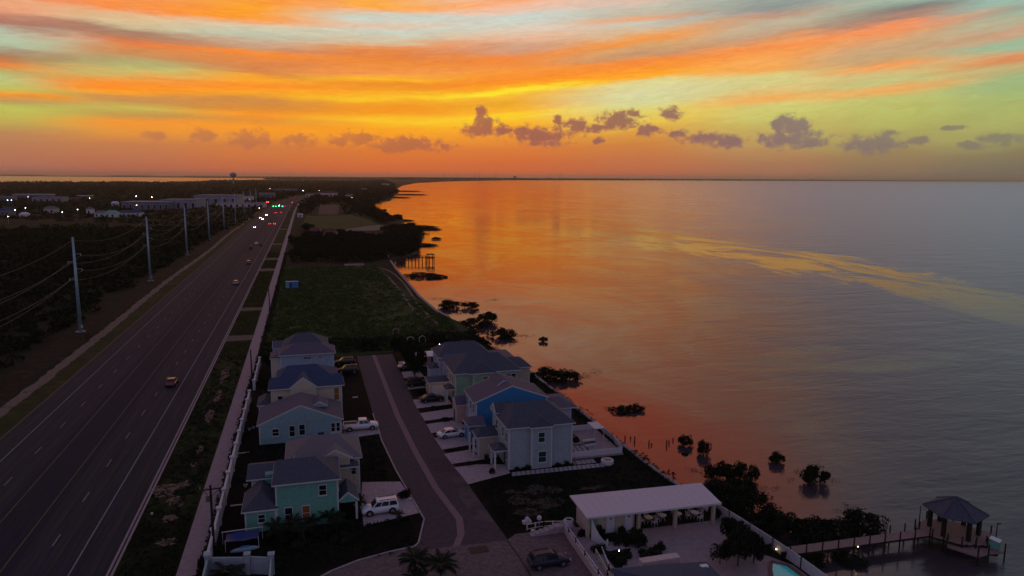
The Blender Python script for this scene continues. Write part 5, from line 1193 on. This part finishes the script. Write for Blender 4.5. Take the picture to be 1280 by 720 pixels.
# terrace of the grey house
struct('terrace', MB().box(37.4, 46.3, 98.3, 109.6, 0, .28), 'concrete')
struct('terrace_patio', MB().sheet([(37.4,96.4),(40.6,96.6),(41.2,98.2),(37.4,98.2)], .05), mat('terracotta', (.22,.11,.09), .85, .15, 1))
railing('terrace_railing', [(37.7,98.5),(46.2,98.4),(46.9,104),(46.9,109.5),(38.5,109.6)], .28, .9, 'white railing round the terrace of the grey house', 'white_wall', 2.1, True)
t = thing('patio_sofa', 'pale corner sofa with dark cushions on the terrace', 'sofa', (42.4, 102.8, .28), .1)
MB().box(-1.1,1.1,-.45,.45,0,.42).build('base', 'white_wall', t); MB().box(-1.1,1.1,.25,.5,.42,.85).build('backrest', 'white_wall', t); MB().box(-1.0,-.05,-.4,.24,.424,.55).build('cushion', 'cushion', t); MB().box(.05,1.0,-.4,.24,.424,.55).build('cushion', 'cushion', t)
t = thing('terrace_awning', 'small white canopy on four legs on the terrace', 'canopy', (44.6, 105.6, .28))
MB().box(-.9,.9,-1.6,1.6,2.1,2.2).build('canopy', 'white_wall', t)
for p in ((-.8,-1.5),(.8,-1.5),(.8,1.5),(-.8,1.5)): MB().cyl((*p,0),(*p,2.1),.05,n=6).build('leg', 'white_wall', t)
tag(MB().box(39.9, 41.6, 100.2, 103.6, .282, .30).build('rug', 'cushion'), 'dark rug lying on the terrace of the grey house', 'rug')
t = thing('fire_pit', 'round pale fire pit with a warm toned top on the lawn', 'fire pit', (42.3, 95.4, 0))
MB().lathe((0,0,0), [(.75,0),(.95,.25),(.95,.75),(.7,.78),(.68,.6),(.01,.6)], 16).build('bowl', 'white_wall', t); MB().lathe((.1,.1,.62), [(.35,0),(.3,.3),(.01,.36)], 8).build('stone_top', mat('warm_stone', (.45,.25,.17), .6), t)  # top piece has one even warm tone
# stepping stones: each paver a piece of the path
pv = link('paver_path', None); pv['kind'] = 'structure'
pm = MB().box(-.29,.29,-.27,.27,.0,.07).mesh('paver', 'paver')
for r_, y in enumerate((95.15, 95.85)):
    for k in range(20):
        o = link('paver', pm, pv, (27.6 + k*.72 + (.2 if r_ else 0), y - .012*k + random.uniform(-.03,.03), .02), random.uniform(-.03,.03))
for k in range(9):
    for c_ in range(4):
        o = link('paver', pm, pv, (38.3 + c_*.78 + .04*k, 96.7 + k*.72, .02 if c_*.78 + 38.3 + .04*k > 41.3 or k < 2 else .34), random.uniform(-.03,.03))
# low planting along the grey house
for x, w, lb in ((28.6,.45,'small dark shrub at the left corner of the grey house front'),(29.7,.7,'largest dark shrub left of the grey house bay'),(30.4,.4,'small shrub touching the left side of the grey house bay'),(35.0,.45,'small shrub just right of the grey house bay'),(36.4,.5,'dark shrub at the right end of the grey house front')): bush(x, 96.75, w, .8, lb)
# ------------------------------------------------------------------ gazebo and pier
def plankway(name, pts, w, z, lb, pl_step=.32):
    """walkway of planks along pts with edge beams and piles"""
    t = thing(name, lb, 'pier', (pts[0][0], pts[0][1], z)); ox, oy = pts[0]
    pm = MB().box(-w/2, w/2, -.13, .13, -.05, .0).mesh('plank', 'wood_deck'); cnt = 0
    for a, b in zip(pts[:-1], pts[1:]):
        A = Vector((a[0]-ox, a[1]-oy, 0)); B = Vector((b[0]-ox, b[1]-oy, 0)); L = (B-A).length; rz = math.atan2(-(B-A).x, (B-A).y); n = int(L/.29)
        for k in range(n):
            p = A + (B-A)*(k+.5)/n; link('plank', pm, t, (p.x, p.y, random.uniform(-.01,.01)), rz)
        sd = Vector(((B-A).y, -(B-A).x, 0)).normalized()
        for s_ in (-1, 1):
            MB().beam(A + sd*s_*(w/2-.1) + Vector((0,0,-.2)), B + sd*s_*(w/2-.1) + Vector((0,0,-.2)), .12, .25).build('edge_beam', 'wood_dark', t)
            m_ = max(2, int(L/2.1))
            for k in range(m_ + 1):
                p = A + (B-A)*k/m_ + sd*s_*(w/2+.02)
                MB().cyl((p.x, p.y, -2.6), (p.x, p.y, 1.0), .085, n=6).build('pile', 'wood_dark', t)
    return t
plankway('pier_walkway', [(52.2,66.35),(71.6,65.75)], 1.6, .0, 'plank walkway with dark piles running out to the gazebo')
# path lamp string where the pier lands
DK = (75.1, 63.7)
t = thing('gazebo_deck', 'wooden deck on piles that carries the gazebo', 'pier', (*DK, 0))
dk = [(71.6,67.2),(71.6,64.6),(73.4,62.1),(76.2,61.2),(79.3,63.4),(77.6,67.2),(74.8,68.6)]
for k in range(26):
    y = 61.3 + k * .29; xs = []
    for (a, b) in zip(dk, dk[1:] + dk[:1]):
        if (a[1] > y) != (b[1] > y): xs.append(a[0] + (b[0]-a[0]) * (y-a[1]) / (b[1]-a[1]))
    if len(xs) == 2: MB((*DK,0)).box(min(xs), max(xs), y-.13, y+.13, -.03, .03).build('plank', 'wood_deck', t)
MB((*DK,0)).prism([(a*.995+DK[0]*.005, b*.995+DK[1]*.005) for a, b in dk], -.28, -.04).build('deck_frame', 'wood_dark', t)
for a, b in dk + [(75,61.6),(78.2,65.6),(72.3,63.6)]: MB((*DK,0)).cyl((a,b,-2.6),(a,b,1.0),.09,n=6).build('pile', 'wood_dark', t)
low = [(72.0,62.9),(73.5,60.0),(75.3,60.2),(77.4,59.9),(76.9,61.9),(74.8,61.5),(72.8,63.5)]
t = thing('boat_landing', 'lower landing with dark posts beside the gazebo deck', 'pier', (75, 60.8, -.45))
MB((75,60.8,0)).prism(low, -.1, .08).build('deck', 'wood_deck', t)
for a, b in low: MB((75,60.8,0)).cyl((a,b,-2.0),(a,b,1.15),.09,n=6).build('pile', 'wood_dark', t)
MB((75,60.8,0)).beam((72.2,62.6,-.35),(77,60.4,-.35),.2,.5).build('edge_beam', 'wood_dark', t)
t = thing('dock_box', 'white and teal dock storage box at the end of the landing', 'storage box', (77.0, 60.9, -.3), .5)
MB().box(-.45,.45,-.5,.5,0,1.0).build('body', 'siding_teal', t); MB().add([(-.5,-.55,1.0),(.5,-.55,1.0),(.5,.55,1.15),(-.5,.55,1.15),(-.5,-.55,1.06),(.5,-.55,1.06),(.5,.55,1.21),(-.5,.55,1.21)], [(3,2,1,0),(4,5,6,7),(0,1,5,4),(1,2,6,5),(2,3,7,6),(3,0,4,7)]).build('lid', 'white_paint', t)
GZ = (75.35, 65.1)
t = thing('gazebo', 'hexagonal gazebo with a dark blue shingle roof at the pier end', 'gazebo', (*GZ, 0), .12)
R0 = 3.5; n = 6; rr = [(R0*math.cos(2*PI*i/n+.2), R0*math.sin(2*PI*i/n+.2)) for i in range(n)]
for i in range(n):
    a, b = rr[i], rr[(i+1)%n]
    MB().add([(a[0],a[1],2.75),(b[0],b[1],2.75),(0,0,4.45),(a[0],a[1],2.63),(b[0],b[1],2.63),(0,0,4.3)], [(0,1,2),(5,4,3),(0,3,4,1),(1,4,5,2),(2,5,3,0)]).build('roof_panel', 'shingle', t)
    MB().beam((a[0]*1.005,a[1]*1.005,2.79),(0,0,4.49),.14,.1).build('ridge_cap', 'shingle', t)
    p = (a[0]*.74, a[1]*.74); MB().box(p[0]-.2,p[0]+.2,p[1]-.2,p[1]+.2,.03,2.62).build('post', 'wood_dark', t)
    MB().beam((a[0]*.74,a[1]*.74,2.5),(b[0]*.74,b[1]*.74,2.5),.12,.2).build('beam', 'wood_dark', t)
for (x, y, z0, h_, lb) in [(72.3,67.3,0,2.6,'tall thin piling at the corner where the pier meets the deck'),(79.2,62.6,0,1.7,'bracketed light post at the right end of the gazebo deck')]:
    t = thing('post', lb, 'post', (x, y, z0)); MB().cyl((0,0,-2.5),(0,0,h_),.09,.05,6).build('shaft', 'wood_dark', t); 
    if 'light' in lb: MB().beam((0,0,h_-.1),(.5,0,h_-.1),.1).build('bracket', 'wood_dark', t)
# old pilings standing in the bay
for k, (px, py, h_) in enumerate([(781,550,1.3),(788,549,.8),(793,552,1.5),(811,556,1.3),(814,557,.7),(833,557,1.6),(836,555,1.0),(841,551,.9)]):
    x, y = C(px, py); tag(MB().cyl((x, y, -2.4), (x+.05, y, -1.5+h_*.6), .12, .09, 6).build('piling', 'wood_dark'), 'old dark piling stump standing in the shallow water', 'piling', 'old pilings in the shallows')
for k, (px, py, hw_) in enumerate([(793,564,4),(856,568,5)]):
    x, y = C(px, py); tag(link('sunken_bush', LOW[k], None, (x, y, -1.6), 0, (hw_*.12, hw_*.12, .5)), ['flat dead bush poking from the orange water near the deck', 'flat dead bush in the water below the round mangrove'][k], 'bush')
# far wooden pier and its cabin
fa = C(489, 327.5); fb_ = C(541, 328.5)
t = thing('far_pier', 'long wooden pier on thin legs with a platform at its end', 'pier', (*fa, -1.5))
d = Vector((fb_[0]-fa[0], fb_[1]-fa[1], 0)); sd = Vector((-d.y, d.x, 0)).normalized()
MB().beam((0,0,2.6), d + Vector((0,0,2.6)), 1.4, .25).build('deck', 'wood_dark', t)
for k in range(13):
    p = d * k / 12
    for s_ in (-1, 1): MB().cyl(p + sd*s_*.6 + Vector((0,0,-.6)), p + sd*s_*.6 + Vector((0,0,3.5)), .13, n=5).build('pile', 'wood_dark', t)
for s_ in (-1, 1): MB().beam(sd*s_*.65 + Vector((0,0,3.5)), d + sd*s_*.65 + Vector((0,0,3.5)), .1, .1).build('handrail', 'wood_dark', t)
e = d; MB().box(e.x-3.2, e.x+.8, e.y-2.4, e.y+2.4, 2.5, 2.8).build('platform', 'wood_dark', t); MB().box(e.x-3.0, e.x+.6, e.y-2.2, e.y+2.2, 4.4, 4.6).build('roof', 'wood_dark', t)
for p in ((-2.8,-2),( .4,-2),(.4,2),(-2.8,2)): MB().cyl((e.x+p[0],e.y+p[1],-.6),(e.x+p[0],e.y+p[1],4.4),.16,n=5).build('post', 'wood_dark', t)

# ------------------------------------------------------------------ palms and garden plants
def frondmesh(L, droop, n=20):
    mb = MB(); pts = [(L*f, 0, L*(.55*f - droop*f*f)) for f in np.linspace(0, 1, 9)]
    for p, q in zip(pts[:-1], pts[1:]): mb.beam(p, q, .035)
    for k in range(n):
        f = .12 + .88*k/n; i = min(7, int(f*8)); p = Vector(pts[i]).lerp(Vector(pts[i+1]), f*8-i); ll = L*.38*math.sin(PI*min(.97, f*.8+.15))
        for s_ in (-1, 1):
            tip = p + Vector((ll*.6, s_*ll*.75, -ll*.35)); w = Vector((.05, 0, .0))
            mb.add([tuple(p-w), tuple(p+w), tuple(tip)], [(0,1,2)])
    return mb.mesh('frond', 'leaf_palm')
FR = [frondmesh(1.9,.75), frondmesh(1.8,.5), frondmesh(1.6,.3)]
def palm(x, y, hgt, sc, lb, n=26, z=0.0, g='palms'):
    t = thing('palm_tree', lb, 'palm tree', (x, y, z), random.uniform(0,6), g)
    MB().cyl((0,0,-.1),(.05,.05,hgt),.16*sc,.12*sc,8).build('trunk', 'bark', t)
    for k in range(n):
        o = link('frond', FR[k % 3], t, (.05,.05,hgt), 0, sc); o.rotation_euler = (0, random.uniform(-.5,.45) , k*2.4)
    return t
palm(9.75, 71.3, 2.6, 1.05, 'left one of two palms on the turning apron', g=None); palm(12.35, 70.2, 2.2, 1.05, 'right one of two palms on the turning apron', g=None)
palm(9.6, 69.0, 1.4, .9, 'lower palm clump under the left apron palm', 18)
pl_ = [(-3.0,85.4,1.5,.8,'palm before the left tall window of the teal house'),(-.8,85.6,1.2,.7,'small palm before the warm window of the teal house'),(1.2,85.8,1.6,.8,'palm at the right corner of the teal house'),(2.2,85.0,1.3,.8,'palm before the teal house porch'),(-4.9,84.6,1.5,.85,'palm right of the blue tarpaulin'),(5.1,89.2,1.4,.7,'small palm between porch and white SUV'),(-9.4,76.0,1.5,1.1,'palm inside the walled corner at the bottom left'),(9.6,85.0,1.1,.5,'young palm at the kerb before the driveway'),(-1.7,83.8,1.4,.9,'palm in the dark garden below the teal house')]
for a in pl_: palm(*a[:4], a[4], 18, g='garden palms')
bs = [(-5.6,85.6,.7,1.6,'grey green bush at the teal house corner'),(-3.8,84.2,1.3,1.2,'dark bush left in the garden below the teal house'),(.3,84.6,1.4,1.2,'dark bush in the middle of the teal house garden'),(3.3,85.0,1.2,1.3,'dark bush under the teal house porch'),(-1.8,82.2,1.6,1.0,'dark bush low in the garden'),(2.6,82.4,1.6,.8,'flat dark bush near the street kerb'),
 (11.4,92.0,.95,1.7,'round dark bush behind the white SUV'),(9.7,85.3,.5,.8,'small bush at the driveway corner, left'),(10.7,85.3,.5,.8,'small bush at the driveway corner, right'),(-10.9,82.5,.7,1.8,'dark ivy bush at the foot of the wooden utility pole'),(-12.4,80.0,.6,1.8,'bush at the bottom of the footpath'),(-12.4,76.5,.6,2.0,'bush at the lower edge of the footpath'),(-10.2,76.0,1.3,1.7,'dark bush filling the walled corner at bottom left'),(-7.2,78.6,.5,2.2,'ivy hanging over the corner wall'),
 (31.0,71.6,.9,1.7,'round clipped bush at the end of the curved white wall'),(32.9,75.2,.6,1.9,'dark shrub against the pavilion wall, left'),(35.4,75.0,.5,1.4,'dark shrub between the pavilion doors'),(30.6,75.5,.8,1.4,'dark shrub beside the pavilion corner'),
 (34.4,72.7,1.2,2.2,'large loose shrub in front of the pavilion doors, left'),(36.2,72.3,1.3,2.4,'large loose shrub in front of the pavilion doors, right'),(33.0,69.7,1.5,1.0,'low dark planting round the walkway lamp'),(36.3,69.3,1.6,1.1,'low dark planting before the blue roof'),(38.2,70.6,.8,1.2,'dark planting tip that points at the patio'),
 (48.8,76.2,.9,1.7,'dark shrub beside the last pavilion post'),(49.2,73.6,.9,1.6,'shrub inside the white fence near the pavilion'),(49.2,71.6,1.0,2.0,'shrub inside the white fence, middle'),(49.6,69.5,.7,1.4,'shrub inside the white fence by the steps'),
 (40.7,104.8,.9,1.6,'dark shrub on the terrace edge behind the grey house'),(39.2,108.6,1.2,3.6,'tall dark tree-like shrub at the back of the grey house'),(24.7,96.6,.5,1.0,'dark bin like shrub at the grey house porch'),(26.2,107.2,.6,1.0,'shrub beside the grey house drive'),(20.6,106.7,.35,.5,'tiny shrub on the strip between two driveways'),
 (41.6,112.5,1.4,3.0,'dark shrub behind the blue house on the bay side'),(43.8,128.0,1.6,1.6,'shrub on the bay side of the green house'),(20.4,138.8,.8,1.3,'shrub by the small beige garage'),(21.6,127.9,.9,.8,'low shrub strip between the driveways of the green house'),(22.4,121.1,.9,.7,'low shrub strip between the driveways of the blue house'),(22.2,101.0,.9,.5,'low shrub strip beside the grey house driveway')]
for a in bs: bush(*a)
for (x, y, w, h_, lb) in [(44.9,64.9,1.9,3.4,'big loose tree over the pool, left crown'),(47.0,65.0,1.7,3.2,'big loose tree over the pool, right crown'),(45.6,67.5,1.5,3.0,'tree crown just above the pool trees'),(47.6,68.6,1.2,2.6,'small tree between patio and white fence'),(43.2,65.8,1.3,2.4,'small tree left of the pool at the patio edge'),(21.0,149.3,1.6,4.2,'dark tree at the roadside by the lilac house'),(22.4,152.8,1.8,4.6,'dark tree behind the lilac house front'),(20.3,156.5,1.6,4.2,'dark tree at the far end of the street, right side'),(21.8,163.0,2.0,4.6,'dark tree left of the pink shed'),(19.6,168.5,1.8,3.6,'dark tree beyond the end of the street'),(33.5,157,2.0,3.6,'dark tree behind the lilac house roof'),(37.5,161,2.2,4.2,'dark tree between lilac house and water'),(43.0,137.0,1.2,2.4,'tree on the bay side of the green house'),(-9.3,164,1.6,2.6,'dark tree beside the small outbuilding'),(-9.6,146,1.4,2.2,'dark tree between the wall and the pale blue house'),(13.5,178,2.2,2.0,'dark low tree beyond the street end, left'),(31,181,2.6,2.2,'dark low tree beyond the pink shed')]:
    tree(ROUND, x, y, w, h_, lb)
def pot(x, y, lb):
    t = thing('potted_plant', lb, 'potted plant', (x, y, .05)); MB().lathe((0,0,0), [(.22,0),(.32,.45),(.27,.45),(.25,.38),(.01,.38)], 10).build('pot', 'black', t); link('foliage', LOW[0], t, (0,0,.4), 0, (.4,.4,.7))
pot(50.2, 66.9, 'potted plant standing left of the warm fence lamp'); pot(50.8, 64.9, 'potted plant standing right of the warm fence lamp')
def plamp(x, y, z, lb, r=.10, m_='path_lamp'):
    t = thing('garden_lamp', lb, 'lamp', (x, y, z)); MB().cyl((0,0,0),(0,0,.5),.03,n=6).build('stem', 'black', t); MB().lathe((0,0,.5),[(.01,-r),(r,0),(.01,r)],8).build('bulb', m_, t)
x, y = G(970.5, 685.5, .7); plamp(x, y, .1, 'warm lamp glowing on the inside of the white fence', .10)
x, y = G(774, 688.5, .5); plamp(x, y, .0, 'small white lamp in the planting beside the walkway', .10, 'lamp_cool')
x, y = G(1072.5, 683.4, .2); plamp(x, y, -.3, 'tiny warm lamp at the edge of the pier walkway', .08)
x, y = G(557, 432, 0)
# things left on the vacant lot and in the gardens
x, y = G(659, 654); t = thing('garden_statue', 'pale stone bench heap on the vacant lot', 'stone', (x, y, 0)); MB().box(-.6,.5,-.3,.3,0,.35).build('base', 'white_wall', t); MB().lathe((0,0,.35),[(.35,0),(.3,.3),(.12,.5),(.01,.52)],8).build('top', 'white_wall', t)
x, y = G(674, 657); t = thing('garden_post', 'white rounded post with blue foot on the vacant lot', 'post', (x, y, 0)); MB().cyl((0,0,0),(0,0,.7),.12,n=8).build('foot', 'siding_blue', t); MB().lathe((0,0,.7),[(.14,0),(.3,.2),(.3,.45),(.1,.65),(.01,.66)],10).build('head', 'white_wall', t)
x, y = G(666, 664); tag(MB().prism(blob(x, y, .35, .25, 3, 8), 0, .2).build('rock', 'white_wall'), 'small pale rock before the heap on the vacant lot', 'rock')
for px, py, lb in ((312,538,'small pale pot left of the gable cottage'),(317,536,'pale pot nearer to the cottage wall'),(307,609,'pale garden pot left of the teal house'),(335,455,'white garden pot left of the cream house')):
    x, y = G(px, py); t = thing('garden_pot', lb, 'pot', (x, y, 0)); MB().lathe((0,0,0), [(.16,0),(.28,.4),(.22,.42),(.2,.3),(.01,.3)], 10).build('pot', 'white_wall', t); MB().lathe((0,0,.3),[(.19,0),(.1,.16),(.01,.2)],6).build('soil', 'cushion', t)
# flag by the white SUV
x, y = G(452, 632); t = thing('garden_flag', 'small pink striped flag leaning beside the white SUV', 'flag', (x, y, 0), .3); MB().cyl((0,0,0),(.25,0,1.5),.02,n=5).build('pole', 'trim', t)
for k in range(4): MB().add([(.10+.04*k,.01,.75+.15*k),(.75+.04*k,.01,.55+.15*k),(.77+.04*k,.01,.68+.15*k),(.12+.04*k,.01,.885+.15*k)], [(0,1,2,3)]).build('stripe', 'siding_pink' if k % 2 else 'white_wall', t)
for (px, py, lb) in ((511,624,'low white kerb stone at the bush behind the white SUV'),(444,497,'pale stone slab on the dark yard by the cream house')):
    x, y = G(px, py); tag(MB().box(x-.5, x+.5, y-.2, y+.2, 0, .15).build('kerb_stone', 'white_wall'), lb, 'stone')
for (px, py, lb) in ((303,567,'white board lying left of the gable cottage'),(298,632,'white board lying left of the teal house')):
    x, y = G(px, py); tag(MB().box(x-1.0, x+1.0, y-.12, y+.12, .05, .14).build('board', 'white_wall'), lb, 'board')
# bins, fallen post, yard furniture past the lilac house
t = thing('wheelie_bin', 'dark wheelie bin beside the porch of the grey house', 'bin', (25.0, 101.3, 0)); MB().add([(-.25,-.25,.05),(.25,-.25,.05),(.25,.25,.05),(-.25,.25,.05),(-.3,-.3,1.0),(.3,-.3,1.0),(.3,.3,1.0),(-.3,.3,1.0)], [(3,2,1,0),(4,5,6,7),(0,1,5,4),(1,2,6,5),(2,3,7,6),(3,0,4,7)]).build('body', 'black', t); MB().box(-.33,.33,-.33,.33,1.004,1.06).build('lid', 'cushion', t)
tag(MB().beam((24.2,104.0,.12),(23.6,105.4,.12),.14).build('fallen_post', 'black'), 'short dark beam lying on the driveway of the grey house', 'beam')
for (px, py, lb, c_) in ((513,430,'white garden arbour beyond the end of the street','white_wall'),(541,424,'white trellis frame in the dark yard','white_wall'),(495,419,'small pinkish upturned boat at the field edge','siding_pink'),(528,429,'white arched frame in the dark yard','white_wall')):
    x, y = G(px, py); t = thing('yard_frame', lb, 'frame', (x, y, 0))
    for s_ in (-1, 1): MB().beam((s_*.8,0,0),(s_*.8,0,1.5),.1).build('upright', c_, t)
    MB().beam((-.9,0,1.5),(0,0,2.0),.12).build('bar', c_, t); MB().beam((.9,0,1.5),(0,0,2.0),.12).build('bar', c_, t)
x, y = G(489, 458); t = thing('utility_trailer', 'small pale trailer parked at the far right of the street', 'trailer', (20.0, 160.5, 0)); MB().box(-1,1,-.6,.6,.45,.9).build('box', 'siding_pinkbeige', t)
for s_ in (-1, 1): MB().cyl((0,s_*.7,.3),(0,s_*.6,.3),.3,n=10).build('wheel', 'rubber', t)
# highway odds: reflectors and orange marker at the crossing
x, y = G(287, 412); tag(MB().cyl((x,y,0),(x,y,.9),.12,.05,8).build('traffic_cone', mat('cone', (.5,.16,.03), .6)), 'orange traffic cone at the highway edge by a driveway crossing', 'cone')
x, y = G(190, 643); tag(MB().box(x-.12,x+.12,y-.05,y+.05,0,.25).build('marker', 'white_paint'), 'tiny white marker peg in the near verge', 'marker')
for k, (px, py) in enumerate([(108,424),(112,423)]):
    x, y = G(px, py); t = thing('person', ['person in dark clothes walking on the dirt path, left of two', 'person in dark clothes walking on the dirt path, right of two'][k], 'person', (x, y, 0), 0, 'walkers on the dirt path')
    bm_ = loft(MB(), [(0,.10,.0),(0,.12,.45),(0,.17,.85),(0,.15,1.05),(0,.21,1.38),(0,.09,1.48),(0,.07,1.53),(0,.11,1.62),(0,.10,1.70),(0,.03,1.76)], lambda s_: [(s_[1]*math.cos(a), s_[1]*.65*math.sin(a), s_[2]) for a in np.linspace(0, 2*PI, 10, endpoint=False)])
    for s_ in (-1, 1):
        bm_.cyl((s_*.23,0,1.38),(s_*.27,.05*s_,.82),.05,.035,6); bm_.cyl((s_*.08,0,.85),(s_*.1,.22*s_,.02),.085,.05,6)
    bm_.build('body', 'black', t, True)

# ------------------------------------------------------------------ haze
HAZE = 4e-5
hz = bpy.data.materials.new('haze'); hz.use_nodes = True; nt = hz.node_tree; nt.nodes.remove(nt.nodes['Principled BSDF'])
pv_ = nt.nodes.new('ShaderNodeVolumePrincipled'); pv_.inputs['Color'].default_value = (.98,.88,.70,1); pv_.inputs['Density'].default_value = HAZE; pv_.inputs['Anisotropy'].default_value = .6
nt.links.new(pv_.outputs[0], nt.nodes['Material Output'].inputs['Volume']); MATS['haze'] = hz
if HAZE:
    o = MB().box(-40500, 60500, -2500, 38500, -4, 110).build('haze', 'haze'); stuff(o)
